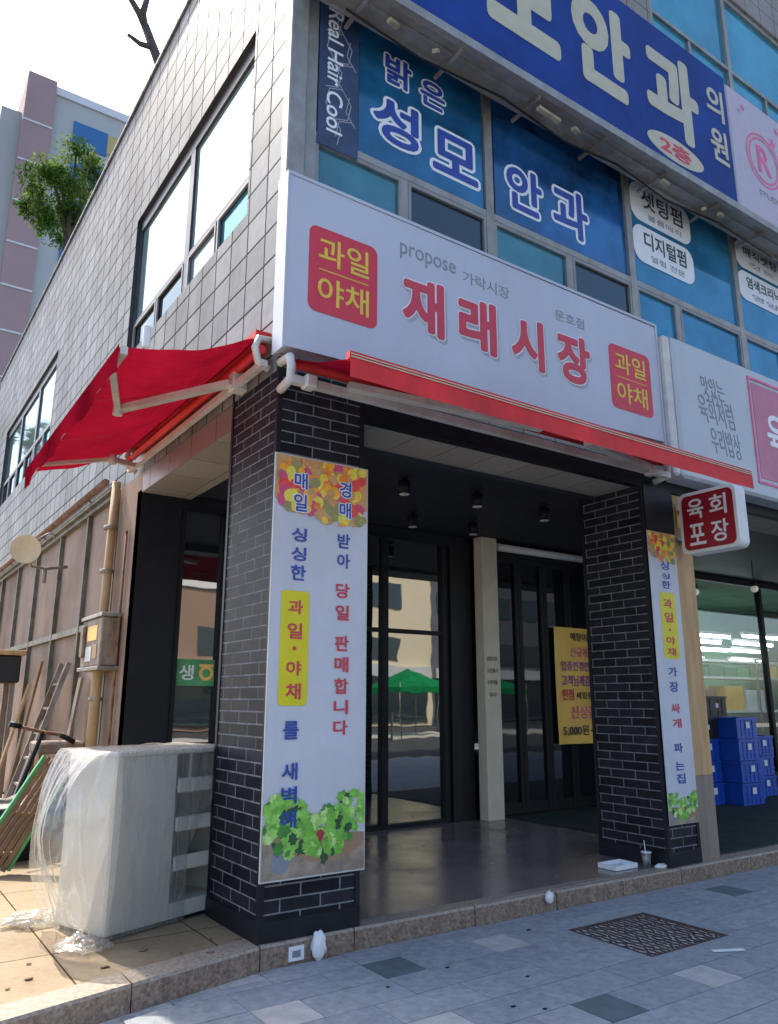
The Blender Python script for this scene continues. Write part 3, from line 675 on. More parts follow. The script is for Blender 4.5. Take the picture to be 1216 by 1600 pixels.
# folding doors
xs_ = [4.95, 5.44, 5.95, 6.45, 6.98]
for a, b in zip(xs_, xs_[1:]):
    f = MB(); f.box((a+.004, 3.20, .02), (a+.07, 3.26, 3.50)); f.box((b-.07, 3.20, .02), (b-.004, 3.26, 3.50)); f.box((a+.07, 3.205, 3.42), (b-.07, 3.255, 3.50)); f.box((a+.07, 3.205, .02), (b-.07, 3.255, .16))
    fo = f.build('folding_door', 'blackm', B); MB().box((a+.07, 3.235, .16), (b-.07, 3.24, 3.42)).build('pane', 'door2', fo)
box('door_track', (4.95, 3.17, 3.50), (6.98, 3.30, 3.545), 'blackm', B)
MB().tube([(4.96, 3.10, 3.60), (6.98, 3.10, 3.60)], .055, 12).build('shutter_roller', 'white', B)
box('cream_post', (4.62, 3.03, 0), (4.90, 3.2, 3.70), 'cream', B, .006)
P_ = [c for c in B.children if c.name.startswith('cream_post')][0]
text('lettering', '영업시간', pm('letter_brown', (.16, .08, .05)), P_, 'F', 3.028, 4.66, 4.84, 2.01, 2.07, .02, th=.002)
text('lettering', '오전열시', bpy.data.materials['letter_brown'], P_, 'F', 3.028, 4.66, 4.84, 1.85, 1.91, .02, th=.002)
text('lettering', '오후아홉', bpy.data.materials['letter_brown'], P_, 'F', 3.028, 4.66, 4.84, 1.70, 1.76, .02, th=.002)
text('lettering', '휴무', bpy.data.materials['letter_brown'], P_, 'F', 3.028, 4.69, 4.82, 1.54, 1.60, .02, th=.002)
# neighbour shop interior
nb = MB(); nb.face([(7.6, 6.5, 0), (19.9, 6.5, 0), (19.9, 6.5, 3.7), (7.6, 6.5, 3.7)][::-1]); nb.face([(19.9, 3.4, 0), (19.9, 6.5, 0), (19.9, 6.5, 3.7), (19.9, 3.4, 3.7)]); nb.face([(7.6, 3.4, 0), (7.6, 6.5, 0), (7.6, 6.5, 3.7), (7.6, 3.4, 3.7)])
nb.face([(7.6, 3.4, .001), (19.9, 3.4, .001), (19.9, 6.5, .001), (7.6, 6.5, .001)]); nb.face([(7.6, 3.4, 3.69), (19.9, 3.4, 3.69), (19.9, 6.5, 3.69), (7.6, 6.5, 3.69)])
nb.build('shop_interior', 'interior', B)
box('green_reflection_panel', (7.7, 6.38, 2.6), (19.8, 6.45, 3.66), 'gshop', B)  # panel added in place of green canopies reflected in the shop window
f = MB()
for x in (7.6, 9.6, 11.78, 13.8, 16, 18, 19.8): f.box((x, 3.25, 0), (x+.09, 3.35, 3.62))
f.box((7.6, 3.255, 3.60), (19.9, 3.345, 3.70)); f.box((7.69, 3.255, 0), (19.8, 3.345, .25))
fo = f.build('shop_window_frame', 'blackm', B)
for a, b in ((7.69, 9.6), (9.69, 11.78), (11.87, 13.8), (13.89, 16), (16.09, 18), (18.09, 19.8)): _q = MB(); _q.face([(a, 3.29, .25), (b, 3.29, .25), (b, 3.29, 3.60), (a, 3.29, 3.60)]); _q.build('pane', 'cg', fo)
#================================================================ SIGNS
Sg = thing('shop_sign', (-.05, -.15, 4.0), 'long white shop sign with big red lettering and red badges above the porch', 'sign')
q = MB(); q.face([(-.045, -.15, 4.02), (4.395, -.15, 4.14), (4.395, -.15, 5.45), (-.045, -.15, 5.46)]); q.face([(-.045, .01, 4.02), (4.395, .01, 4.14), (4.395, -.15, 4.14), (-.045, -.15, 4.02)]); 
q.face([(-.045, -.15, 5.46), (4.395, -.15, 5.45), (4.395, .01, 5.45), (-.045, .01, 5.46)]); q.face([(4.395, -.15, 4.14), (4.395, .01, 4.14), (4.395, .01, 5.45), (4.395, -.15, 5.45)]); q.face([(-.045, -.15, 4.02), (-.045, -.15, 5.46), (-.045, .01, 5.46), (-.045, .01, 4.02)])
q.build('panel', 'signw', Sg)
q = MB(); q.box((-.062, -.158, 4.0), (-.046, .012, 5.49)); q.box((-.046, -.158, 5.462), (4.40, .012, 5.49)); q.box((4.397, -.158, 4.0), (4.425, .012, 5.49)); q.build('edge_trim', 'signw', Sg)
def badge(x0, x1, z0, z1):
    b_ = rrect(MB(), 'F', -.154, x0, x1, z0, z1, .07, .003).build('badge', 'red', Sg)
    w_ = x1-x0; h_ = z1-z0
    text('lettering', '과일', 'yelt', b_, 'F', -.155, x0+w_*.13, x1-w_*.13, z0+h_*.57, z0+h_*.90, .012, th=.002)
    text('lettering', '야채', 'yelt', b_, 'F', -.155, x0+w_*.13, x1-w_*.13, z0+h_*.11, z0+h_*.43, .012, th=.002)
    MB().box((x0+w_*.14, -.157, z0+h_*.495), (x1-w_*.14, -.1545, z0+h_*.507)).build('rule', 'yelt', b_)
badge(.14, .77, 4.37, 5.10); badge(3.60, 4.25, 4.36, 5.06)
for ch, a, b in (('재', 1.02, 1.46), ('래', 1.62, 2.06), ('시', 2.24, 2.66), ('장', 2.84, 3.30)):
    _, bb = text('lettering', ch, 'redt', Sg, 'F', -.156, a, b, 4.47, 4.98, .038, th=.004)
    text('lettering_outline', ch, 'whitet', Sg, 'F', -.1535, a, b, 4.47, 4.98, .062, th=.001, ref=bb)
    text('lettering_shade', ch, 'lgreyt', Sg, 'F', -.151, a+.03, b+.03, 4.44, 4.95, .05, th=.001, ref=bb)
text('small_lettering', 'propose', 'greyt', Sg, 'F', -.152, 1.0, 1.60, 5.10, 5.25, .0, th=.001)
text('small_lettering', '가락시장', 'greyt', Sg, 'F', -.152, 1.68, 2.24, 5.10, 5.22, .0, th=.001)
text('small_lettering', '문호점', 'greyt', Sg, 'F', -.152, 2.84, 3.25, 5.09, 5.20, .0, th=.001)

N = thing('neighbour_sign', (4.45, -.25, 3.7), 'wide white sign with grey handwritten lettering and a framed pink square at the right', 'sign')
box('panel', (4.55, -.25, 3.76), (9.4, .015, 5.36), 'signn', N, .03)
box('side_case', (4.44, -.22, 3.78), (4.549, .014, 5.36), 'offw', N, .02)
for tx, a, b, c, d in (('맛있는', 5.03, 5.45, 4.78, 5.02), ('육회처럼', 4.95, 5.60, 4.47, 4.78), ('우리밥상', 5.12, 5.68, 4.13, 4.43)):
    text('lettering', tx, 'greyt', N, 'F', -.252, a, b, c, d, -.012, th=.002, shear=-.08)
q = MB(); q.box((5.95, -.262, 3.92), (5.98, -.25, 5.24)); q.box((5.98, -.262, 3.92), (7.3, -.25, 3.95)); q.box((5.98, -.262, 5.21), (7.3, -.25, 5.24)); q.box((7.3, -.262, 3.92), (7.33, -.25, 5.24)); q.build('pink_border', 'pinkt', N)
box('pink_panel', (6.02, -.256, 3.99), (7.26, -.25, 5.17), 'pinkp', N)
text('panel_lettering', '육회', 'whitet', N, 'F', -.257, 6.25, 7.05, 4.3, 4.85, .02, th=.003)

E_ = thing('clinic_sign', (.15, -.45, 7.36), 'large dark blue sign with big cream lettering and a cream oval across the upper floor', 'sign')
box('panel', (.15, -.45, 7.40), (5.86, -.18, 9.24), 'blue', E_, .01)
q = MB(); q.box((.1, -.47, 7.30), (9.5, -.40, 7.395)); q.box((.1, -.40, 7.34), (9.5, -.10, 7.36)); q.box((.1, -.14, 7.30), (9.5, -.10, 7.34)); q.box((.1, -.10, 7.44), (9.5, -.06, 7.50)); q.box((.1, -.30, 7.315), (9.5, -.26, 7.34))
q.build('support_rail', 'alu', E_)
for x in (.5, 1.5, 2.5, 3.5, 4.5, 5.5, 6.5, 7.5, 8.5): MB().box((x, -.40, 7.27), (x+.03, -.0, 7.30)).build('bracket', 'steel', E_)
for x, ln, dr in ((.75, .12, .05), (1.25, .06, .09), (2.55, .34, .05), (3.05, .12, .05), (4.5, .16, .05), (5.28, .08, .10), (5.6, .12, .04)): MB().bar((x, -.34, 7.27-dr), (x+ln, -.30, 7.28-dr*.5), .05, .035).build('loose_strip', 'ragged', E_)
MB().tube([(.4, -.2, 7.25), (1.2, -.18, 7.20), (2.2, -.2, 7.27), (3.1, -.18, 7.19), (3.9, -.2, 7.26), (4.8, -.18, 7.18), (5.8, -.2, 7.26), (7.0, -.2, 7.2)], .012, 6).build('cable', 'black', E_)
for ch, a, b in (('성', .62, 1.58), ('모', 1.80, 2.80), ('안', 3.0, 3.95), ('과', 4.20, 5.20)): text('lettering', ch, 'creamt', E_, 'F', -.451, a, b, 7.80, 8.98, .045, th=.006)
text('lettering', '의', 'creamt', E_, 'F', -.451, 5.40, 5.76, 8.48, 8.95, .02, th=.006); text('lettering', '원', 'creamt', E_, 'F', -.451, 5.40, 5.76, 7.86, 8.34, .02, th=.006)
q = MB(); pts = [(4.66+.52*math.cos(2*math.pi*k/40), -.456, 7.60+.155*math.sin(2*math.pi*k/40)) for k in range(40)]; q.face(pts[::-1]); 
for k in range(40): a, b = pts[k], pts[(k+1) % 40]; q.face([a, b, (b[0], -.449, b[2]), (a[0], -.449, a[2])])
ov = q.build('oval', 'creamt', E_); text('lettering', '2층', 'red', ov, 'F', -.457, 4.36, 4.94, 7.50, 7.70, .03, th=.002)

K = thing('pink_sign', (5.9, -.45, 7.36), 'pale pink sign with a pink ring logo to the right of the blue sign', 'sign')
box('panel', (5.90, -.44, 7.40), (9.4, -.18, 9.2), 'signp', K, .02)
q = MB(); c0, c1 = (6.62, 8.35), .30
for rad in (.40, .34):
    n_ = 40
    for k in range(n_):
        a, b = 2*math.pi*k/n_, 2*math.pi*(k+1)/n_
        f_ = lambda t, r_: (c0[0]+r_*math.cos(t), -.443, c0[1]+r_*math.sin(t))
        q.face([f_(a, rad-.03), f_(b, rad-.03), f_(b, rad), f_(a, rad)])
q.build('ring_logo', 'pinkt', K); text('lettering', 'R', 'pinkt', K, 'F', -.442, 6.47, 6.78, 8.15, 8.56, .02, th=.003)
text('small_lettering', 'STUDIO', 'greyt', K, 'F', -.442, 6.42, 7.0, 7.78, 7.86, .0, th=.002)
for (x, z, r_) in ((6.25, 9.0, .05), (6.9, 8.75, .08), (7.05, 9.0, .06), (6.15, 8.9, .03), (7.2, 8.6, .07)):
    q = MB(); q.face([(x+r_*(.75+.35*math.cos(5*a))*math.cos(a), -.4425, z+r_*(.75+.35*math.cos(5*a))*math.sin(a)) for a in [2*math.pi*j/30 for j in range(30)]]); q.build('blossom_print', 'pinkt', K)

# window stickers (second floor)
def decal(name, label, a, b, mat, d=.066): 
    o = thing(name, (a[0], d, a[1]), label, 'window sticker'); MB().box((a[0], d, a[1]), (b[0], d+.003, b[1])).build('film', mat, o); return o
o = decal('window_sticker', 'navy strip sticker with white sideways lettering at the building corner', (.28, 6.02), (.68, 7.55), 'hair', .03)
text('lettering', 'Real Hair Cool', 'whitet', o, 'F', .029, .36, .52, 6.18, 7.45, .012, th=.002, rot=True)
q = MB(); 
for i in range(5):
    for j in range(2):
        c = (.38+j*.2+(.1 if i % 2 else 0), 6.2+i*.29)
        for k in range(6):
            a, b = [(c[0]+.13*math.cos(R(60*t+15)), c[1]+.17*math.sin(R(60*t+15))) for t in (k, k+1)]
            if all(.29 < p[0] < .67 and 6.04 < p[1] < 7.53 for p in (a, b)): q.bar((a[0], .0285, a[1]), (b[0], .0285, b[1]), .008, .002, up=(0, 1, 0))
q.build('line_pattern', 'lgreyt', o)
o = decal('window_sticker', 'bright blue window film with white edged blue lettering beside the navy strip', (.70, 6.15), (2.14, 7.30), 'deco', .058)
def olt(tx, u0, u1, z0, z1, par, d=.057, off=.03, ow=.055):
    _, bb = text('lettering', tx, 'bluet', par, 'F', d-.0035, u0, u1, z0, z1, off, th=.002)
    text('lettering_outline', tx, 'whitet', par, 'F', d, u0, u1, z0, z1, off+ow, ref=bb, th=.002)
olt('밝', .98, 1.28, 7.02, 7.34, o); olt('은', 1.38, 1.68, 6.99, 7.28, o); olt('성', .85, 1.36, 6.38, 6.86, o); olt('모', 1.52, 2.08, 6.34, 6.80, o)
o = decal('window_sticker', 'dark blue window film with white edged blue lettering in the second bay of windows', (2.30, 6.15), (4.22, 7.34), 'deco2', .058)
olt('안', 2.46, 2.96, 6.32, 6.84, o); olt('과', 3.12, 3.66, 6.30, 6.88, o)
def lab(x0, z0, z1, tx, sub, label):
    o = thing('window_sticker', (x0, .062, z0), label, 'window sticker'); rrect(MB(), 'F', .062, x0, x0+1.15, z0, z1, .16, .003).build('film', 'whitet', o)
    text('lettering', tx, 'darkt', o, 'F', .061, x0+.2, x0+1.0, z0+.2, z1-.06, .02, th=.002); text('small_lettering', sub, 'greyt', o, 'F', .061, x0+.3, x0+.95, z0+.06, z0+.14, 0, th=.002)
lab(4.45, 6.98, 7.49, '셋팅펌', '볼륨매직', 'white rounded sticker with dark lettering, upper one in the third bay')
lab(4.45, 6.43, 6.92, '디지털펌', '열펌 전문', 'white rounded sticker with dark lettering, lower one in the third bay')
lab(6.58, 7.10, 7.50, '매직셋팅', '컷트', 'white rounded sticker with dark lettering, upper one at the right frame edge')
lab(6.58, 6.62, 7.05, '염색크리닉', '영양', 'white rounded sticker with dark lettering, lower one at the right frame edge')

def fruit_print(par, x0, x1, z0, z1, d, n, rad, seed):
    rnd = random.Random(seed); q = MB(); k = 0; rb = []
    q.face([(x0, d, z0+.30*(z1-z0)), (x1, d, z0+.30*(z1-z0)), (x1, d, z1), (x0, d, z1)], 6)
    for i in range(n):
        cx = rnd.uniform(x0+rad*.7, x1-rad*.7); t = (cx-x0)/(x1-x0); lo = z0+rad+(z1-z0)*.12*math.sin(t*7)
        f0 = min(1, max(0, i/n+rnd.uniform(-.2, .2))); cz = (z1-rad*.3)*(1-f0)+lo*f0; r_ = rad*rnd.uniform(.6, 1.05); e = rnd.uniform(.75, 1); a0 = rnd.uniform(0, 3); mi = rnd.randint(0, 7)
        pts = []
        for j in range(18):
            a = 2*math.pi*j/18; u = r_*math.cos(a); v_ = r_*e*math.sin(a); pts.append((min(max(cx+u*math.cos(a0)-v_*math.sin(a0), x0), x1), d-.00002*(i+1), min(max(cz+u*math.sin(a0)+v_*math.cos(a0), z0), z1)))
        q.face(pts, mi)
    return q.build('fruit_picture', ['fr%d' % i for i in range(8)], par)
def salad_print(par, x0, x1, z0, z1, d, n, rad, seed):
    rnd = random.Random(seed); q = MB(); W = x1-x0; H = z1-z0
    X = lambda t: x0+W*t
    # tan cloth and woven bowl
    q.face([(x0, d, z0), (x1, d, z0), (x1, d, z0+.30*H), (x0, d, z0+.50*H)], 6)
    bowl = [(X(t), d-.0001, z0+H*(.52-.62*math.sin(math.pi*min(1, max(0, (t-.02)/1.2)))**1.0*.62)) for t in [k/24 for k in range(25)]]
    q.face(bowl+[(x1, d-.0001, z0+.45*H), (x0, d-.0001, z0+.55*H)], 7)
    q.face([(X(.17)+.09*W*math.cos(a), d-.00015, z0+.20*H+.14*H*math.sin(a)) for a in [2*math.pi*k/16 for k in range(16)]], 8)
    for i in range(n):
        t = rnd.random(); lo = z0+H*(.58-.40*math.sin(math.pi*min(1, t*.95+.05))); hi = z0+H*(.84+.10*math.sin(t*9))
        cx = X(t); f0 = min(1, max(0, i/n+rnd.uniform(-.25, .25))); cz = hi*(1-f0)+lo*f0; r_ = rad*rnd.uniform(.5, 1.1); ph = rnd.uniform(0, 6); el = rnd.uniform(.5, .9); a0 = rnd.uniform(0, 3.1)
        pts = []
        for j in range(26):
            a = 2*math.pi*j/26; rr = r_*(1+.16*math.sin(7*a+ph)+.10*math.sin(11*a)); u = rr*math.cos(a); v_ = rr*el*math.sin(a)
            pts.append((min(max(cx+u*math.cos(a0)-v_*math.sin(a0), x0), x1), d-.0002-.000012*i, min(max(cz+u*math.sin(a0)+v_*math.cos(a0), z0), z1)))
        q.face(pts, rnd.choice([0, 0, 1, 2, 3, 4, 4, 5]))
    q.face([(X(.55)+.035*W*math.cos(a)*(1+.4*math.sin(3*a)), d-.0019, z0+.46*H+.07*H*math.sin(a)) for a in [2*math.pi*k/16 for k in range(16)]], 9)
    return q.build('salad_picture', ['lf%d' % i for i in range(6)]+['tanprint', 'card', 'greyt', 'radd'], par)
# vertical banners on the pillars
def banner(name, x0, x1, zb, zt, d, label, sc=1.0):
    o = thing(name, (x0, d, zb), label, 'banner', )
    W = x1-x0; H = zt-zb; X = lambda a: x0+a*W; Z = lambda z: zb+(z-.37)/2.86*H
    q = MB(); q.grid(lambda u, v_: (X(u), d+.003*math.sin(u*5)*math.sin(v_*9), zb+v_*H), 6, 20); sh = q.build('sheet', 'banner', o)
    b = MB(); b.box((x0-.006, d-.002, zb-.006), (x0, d+.01, zt+.006)); b.box((x1, d-.002, zb-.006), (x1+.006, d+.01, zt+.006)); b.box((x0, d-.002, zb-.006), (x1, d+.01, zb)); b.box((x0, d-.002, zt), (x1, d+.01, zt+.006)); b.build('edge', 'offw', o)
    d -= .005
    fruit_print(o, X(.004), X(.996), Z(2.755), zt-.004, d, 170, .05, 3); salad_print(o, X(.004), X(.996), Z(.375), Z(.90), d, 150, .052, 5)
    d -= .0005
    rrect(MB(), 'F', d, X(.10), X(.385), Z(1.46), Z(2.245), .03*sc, .002).build('yellow_patch', 'yel', o)
    c1 = lambda a, b_: [(ch, Z(t), Z(t-h)) for ch, t, h in b_]
    vcol('lettering', [('매', Z(3.11), Z(2.99)), ('일', Z(2.95), Z(2.82))], 'bluet', o, d-.0035, X(.19), X(.33), outline='whitet')
    vcol('lettering', [('싱', Z(2.70), Z(2.60)), ('싱', Z(2.56), Z(2.46)), ('한', Z(2.43), Z(2.32))], 'bluet', o, d, X(.185), X(.34))
    vcol('lettering', [('과', Z(2.18), Z(2.08)), ('일', Z(2.02), Z(1.91)), ('·', Z(1.86), Z(1.83)), ('야', Z(1.76), Z(1.66)), ('채', Z(1.61), Z(1.50))], 'redt', o, d-.002, X(.17), X(.32))
    vcol('lettering', [('를', Z(1.36), Z(1.24)), ('새', Z(1.09), Z(.98)), ('벽', Z(.94), Z(.83)), ('에', Z(.79), Z(.68))], 'bluet', o, d-.0035, X(.16), X(.31))
    vcol('lettering', [('경', Z(3.10), Z(2.98)), ('매', Z(2.94), Z(2.82))], 'bluet', o, d-.0035, X(.68), X(.81), outline='whitet')
    vcol('lettering', [('받', Z(2.70), Z(2.59)), ('아', Z(2.55), Z(2.44))], 'bluet', o, d, X(.67), X(.81))
    vcol('lettering', [('당', Z(2.33), Z(2.22)), ('일', Z(2.17), Z(2.06)), ('판', Z(1.95), Z(1.84)), ('매', Z(1.80), Z(1.69)), ('합', Z(1.65), Z(1.54)), ('니', Z(1.50), Z(1.40)), ('다', Z(1.36), Z(1.26))], 'redt', o, d, X(.66), X(.81))
    return o
banner('pillar_banner', -.015, .765, .37, 3.23, -.035, 'tall white banner with fruit and salad pictures on the front of the left brick pillar')
# right banner: one column
o = thing('pillar_banner', (4.12, -.04, .36), 'narrow white banner with one column of lettering on the right brick pillar', 'banner')
x0, x1 = 4.13, 4.58; d = -.045
q = MB(); q.box((x0, d, .37), (x1, d+.006, 3.18)); q.build('sheet', 'banner', o)
d = -.0465
fruit_print(o, x0+.002, x1-.002, 2.86, 3.178, d, 80, .04, 8); salad_print(o, x0+.002, x1-.002, .373, .66, d, 90, .032, 9); d -= .0005
rrect(MB(), 'F', d, 4.25, 4.50, 1.90, 2.56, .04, .001).build('yellow_patch', 'yel', o)
vcol('lettering', [('싱', 2.88, 2.79), ('싱', 2.76, 2.70), ('한', 2.68, 2.60)], 'bluet', o, d-.001, 4.30, 4.44)
vcol('lettering', [('과', 2.50, 2.40), ('일', 2.36, 2.26), ('·', 2.20, 2.17), ('야', 2.12, 2.04), ('채', 2.01, 1.93)], 'redt', o, d-.002, 4.30, 4.44)
vcol('lettering', [('가', 1.82, 1.73), ('장', 1.68, 1.58)], 'bluet', o, d-.001, 4.29, 4.43)
vcol('lettering', [('싸', 1.47, 1.38), ('게', 1.33, 1.24)], 'redt', o, d-.001, 4.29, 4.43)
vcol('lettering', [('파', 1.10, 1.01), ('는', .93, .85), ('집', .82, .73)], 'bluet', o, d-.001, 4.28, 4.42)

# orange banner inside
o = thing('notice_banner', (6.12, 3.16, .9), 'orange notice banner with rows of red and purple lettering on the folding doors', 'banner')
MB().grid(lambda u, v_: (6.10+u*.86, 3.165+.012*math.sin(u*6+v_*3), .89+v_*1.66), 12, 16).build('sheet', 'orange', o)
for tx, mt, a, b, z0, z1 in (('매장이전', 'darkt', 6.42, 6.90, 2.36, 2.48), ('신규개업', 'pinkt', 6.40, 6.92, 2.12, 2.27), ('업종변경안내', 'purple', 6.20, 6.92, 1.92, 2.06), ('고객님께감사', 'purple', 6.20, 6.92, 1.70, 1.86), ('한정', 'redt', 6.20, 6.44, 1.50, 1.66), ('세일중', 'darkt', 6.48, 6.84, 1.52, 1.62), ('신상품', 'pinkt', 6.36, 6.90, 1.24, 1.42), ('5,000원→', 'darkt', 6.18, 6.88, 1.0, 1.15)):
    text('lettering', tx, mt, o, 'F', 3.150, a, b, z0, z1, .02, th=.002)
# small blade sign
o = thing('blade_sign', (4.66, -.14, 3.0), 'small dark red projecting sign with white lettering beside the wooden post', 'sign')
rrect(MB(), 'S', 4.62, -.74, -.10, 2.96, 3.60, .07, .17).build('case', 'white', o)
rrect(MB(), 'S', 4.616, -.71, -.135, 2.995, 3.565, .06, .003).build('face', 'dred', o)
for tx, a, b, z0, z1 in (('육', -.20, -.385, 3.31, 3.52), ('회', -.45, -.64, 3.31, 3.52), ('포', -.20, -.385, 3.04, 3.26), ('장', -.45, -.64, 3.04, 3.26)):
    text('lettering', tx, 'whitet', o, 'S', 4.615, a, b, z0, z1, .015, th=.003)
MB().bar((4.74, -.12, 3.45), (4.74, .0, 3.45), .04, .04).bar((4.74, -.12, 3.12), (4.74, .0, 3.12), .04, .04).build('bracket', 'steel', o)

#================================================================ AWNINGS
A1 = thing('awning', (0, 1.8, 4.0), 'open red awning on folding arms over the side wall', 'awning')
def af(u, v_):   # u out, v along y
    y = .14+3.30*v_; x = -.10-1.03*u; z = 4.18-.36*u-.07*v_*u-.05*math.sin(math.pi*u)*(1+.3*math.sin(v_*14))+.035*noise.noise(Vector((u*3, v_*9+u*4, 3)))*math.sin(math.pi*min(1, u+.1))
    return (x, y, z)
MB().grid(af, 24, 70).build('fabric', 'awn', A1)
for k in (1, 2): MB().grid(lambda u, v_: Vector(af(u, k/3+.004*(v_-.5)*2))+Vector((0, 0, -.002)), 20, 1).build('seam', 'val', A1)
q = MB(); q.grid(lambda u, v_: (-1.135-.02*math.sin(v_*18)*u, .12+3.34*v_, 3.84-.07*v_-.21*u+.012*math.sin(v_*60)*u), 4, 60); q.build('valance', 'awn', A1)
MB().bar((-1.10, .12, 3.80), (-1.10, 3.46, 3.73), .05, .06).build('front_bar', 'awnm', A1)
q = MB(); q.box((-.13, .16, 4.19), (-.002, 3.5, 4.25)); q.build('hood', 'val', A1)
MB().tube([(-.10, .10, 4.07), (-.10, 3.5, 4.07)], .035, 10).build('roller', 'val', A1)
box('torsion_bar', (-.11, .08, 3.93), (-.06, 3.5, 3.98), 'awnm', A1)
for y in (.12, 3.42): MB().tube([(-.01, y, 4.17), (-.12, y, 4.16), (-.15, y, 4.08), (-.12, y, 3.97), (-.03, y, 3.93)], .03, 8).build('wall_bracket', 'awnm', A1)
MB().box((-.13, .55, 3.90), (-.005, .66, 4.06), 0, .01).build('arm_bracket', 'awnm', A1)
def arm(pts, w1, w2):
    q = MB(); q.bar(pts[0], pts[1], w1, .05); q.build('arm', 'awnm', A1)
    q = MB(); q.bar(pts[1], pts[2], w2, .035); q.tube([(pts[1][0], pts[1][1], pts[1][2]-.05), (pts[1][0], pts[1][1], pts[1][2]+.05)], .04, 10); q.build('forearm', 'awnm', A1)
arm([(-.12, .62, 3.97), (-.80, 1.35, 3.83), (-1.09, .45, 3.80)], .07, .05)
arm([(-.12, 3.25, 3.95), (-.40, 3.0, 3.90), (-1.08, 3.15, 3.76)], .05, .045)
box('end_bracket', (-.98, .11, 3.86), (-.93, .15, 4.03), 'white', A1, .01)

A2 = thing('awning', (2.2, -.1, 3.9), 'half open red awning with a striped front edge under the long white sign', 'awning')
MB().grid(lambda u, v_: (.02+4.36*v_, -.16-.87*u, 3.93-.33*u-.03*math.sin(math.pi*u)), 10, 30).build('fabric', 'awn', A2)
q = MB()
def vf(u, v_): return (-.02+4.44*v_, -1.05-.004*math.sin(v_*40)*u, 3.625-.03*v_-.17*u)
q.grid(vf, 5, 60); q.build('valance', 'val', A2)
q = MB()
for k in (.06, .17): q.grid(lambda u, v_: (-.02+4.44*v_, -1.058, 3.625-.03*v_-.17*(k+.05*u)), 1, 40)
q.build('stripe', 'creamt', A2)
MB().bar((-.02, -1.02, 3.61), (4.42, -1.02, 3.58), .05, .05).build('front_bar', 'val', A2)
box('torsion_bar', (.0, -.22, 3.72), (4.36, -.16, 3.78), 'awnm', A2)
MB().tube([(.02, -.14, 3.90), (4.34, -.14, 3.90)], .035, 10).build('roller', 'val', A2)
for x in (.0, 4.34): MB().tube([(x, -.02, 3.94), (x, -.17, 3.93), (x, -.20, 3.85), (x, -.19, 3.75), (x, -.03, 3.72)], .035, 8).build('wall_bracket', 'offw', A2)
for x in (.10, 4.0): MB().box((x, -.26, 3.70), (x+.09, -.155, 3.80), 0, .01).build('arm_bracket', 'offw', A2)
q = MB(); q.bar((.45, -.25, 3.78), (2.10, -.62, 3.68), .08, .05); q.bar((2.10, -.62, 3.68), (.6, -1.0, 3.6), .05, .035); q.build('arm', 'awnm', A2)
q = MB(); q.bar((3.95, -.25, 3.76), (2.65, -.62, 3.66), .08, .05); q.bar((2.65, -.62, 3.66), (3.9, -1.0, 3.58), .05, .035); q.build('arm', 'awnm', A2)

#================================================================ LAMPS, POST, PIPES
def spot():
    o = thing('ceiling_spotlight', (0, 0, 0), '', 'lamp')
    MB().tube([(0, 0, .0), (0, 0, -.02)], .055, 16).tube([(0, 0, -.02), (0, 0, -.05)], .02, 8).build('mount', 'black', o, local=True)
    MB().tube([(0, 0, -.05), (0, -.0, -.19)], .062, 18, cap=True).build('housing', 'blackm', o, local=True)
    MB().tube([(0, 0, -.1905), (0, 0, -.194)], .052, 18).build('lens', 'lampf', o, local=True)
    return o
sp0 = None
for (x, y), lb in zip(((2.04, 1.25), (2.98, 1.22), (4.05, 1.28), (3.0, 2.42), (3.88, 2.34)), ('black ceiling spotlight nearest the left brick pillar', 'black ceiling spotlight in the middle of the front row', 'black ceiling spotlight nearest the right brick pillar', 'black ceiling spotlight in the back row above the glass door', 'black ceiling spotlight just above the cream post')):
    c = spot() if sp0 is None else copy_tree(sp0)
    if sp0 is None: sp0 = c
    c.location = (x, y, 3.708); tag(c, lb, 'lamp', 'spotlights on the porch ceiling')
# wooden post
o = thing('wooden_post', (4.78, .1, 0), 'tall raw timber post with a greyed foot right of the brick pillar', 'post')
MB().box((4.64, .0, .78), (4.94, .22, 3.64), 0, .006).build('timber', 'wood', o)
MB().box((4.642, .002, 0.0), (4.938, .218, .78), 0, .005).build('timber_foot', 'woodg', o)
MB().box((4.66, -.02, 3.14), (4.90, .0, 3.17)).build('strap', 'steel', o)
box('post_notice', (4.70, -.012, 3.28), (4.86, -.003, 3.52), 'orange', None, off=(4.70, -.012, 3.28)); n_ = bpy.data.objects['post_notice']; tag(n_, 'small orange notice at the top of the timber post', 'notice')
# conduit + meter
o = thing('conduit_pipe', (-.09, 4.05, 0), 'yellow painted vertical pipe running down the side wall to the ground', 'pipe')
MB().tube([(-.07, 4.04, 3.95), (-.09, 4.03, 2.5), (-.10, 4.02, 1.8), (-.12, 3.96, .02)], [.05, .05, .055, .065], 12).build('pipe', 'conduit', o)
for z in (3.4, 2.9, 1.5, .9): MB().tube([(-.10, 4.03, z-.02), (-.10, 4.03, z+.02)], .075, 12).build('clamp', 'steel', o)
MB().tube([(-.03, 4.2, 3.9), (-.03, 4.2, 3.0), (-.03, 4.3, 2.42)], .02, 8).tube([(-.03, 3.6, 3.3), (-.03, 3.6, 1.0)], .014, 8).build('thin_pipe', 'rust', o)
o = thing('meter_box', (-.1, 4.0, 1.8), 'grey electric meter box with an orange label on the yellow pipe', 'meter box')
MB().box((-.20, 3.62, 1.84), (-.01, 4.42, 2.36), 0, .015).build('case', 'grey', o)
MB().box((-.22, 3.58, 2.36), (-.0, 4.46, 2.40), 0, .005).box((-.22, 3.58, 1.80), (-.0, 4.46, 1.84), 0, .005).build('lid', 'steel', o)
MB().box((-.206, 3.78, 2.12), (-.2, 4.18, 2.28)).build('label_plate', 'orange', o)
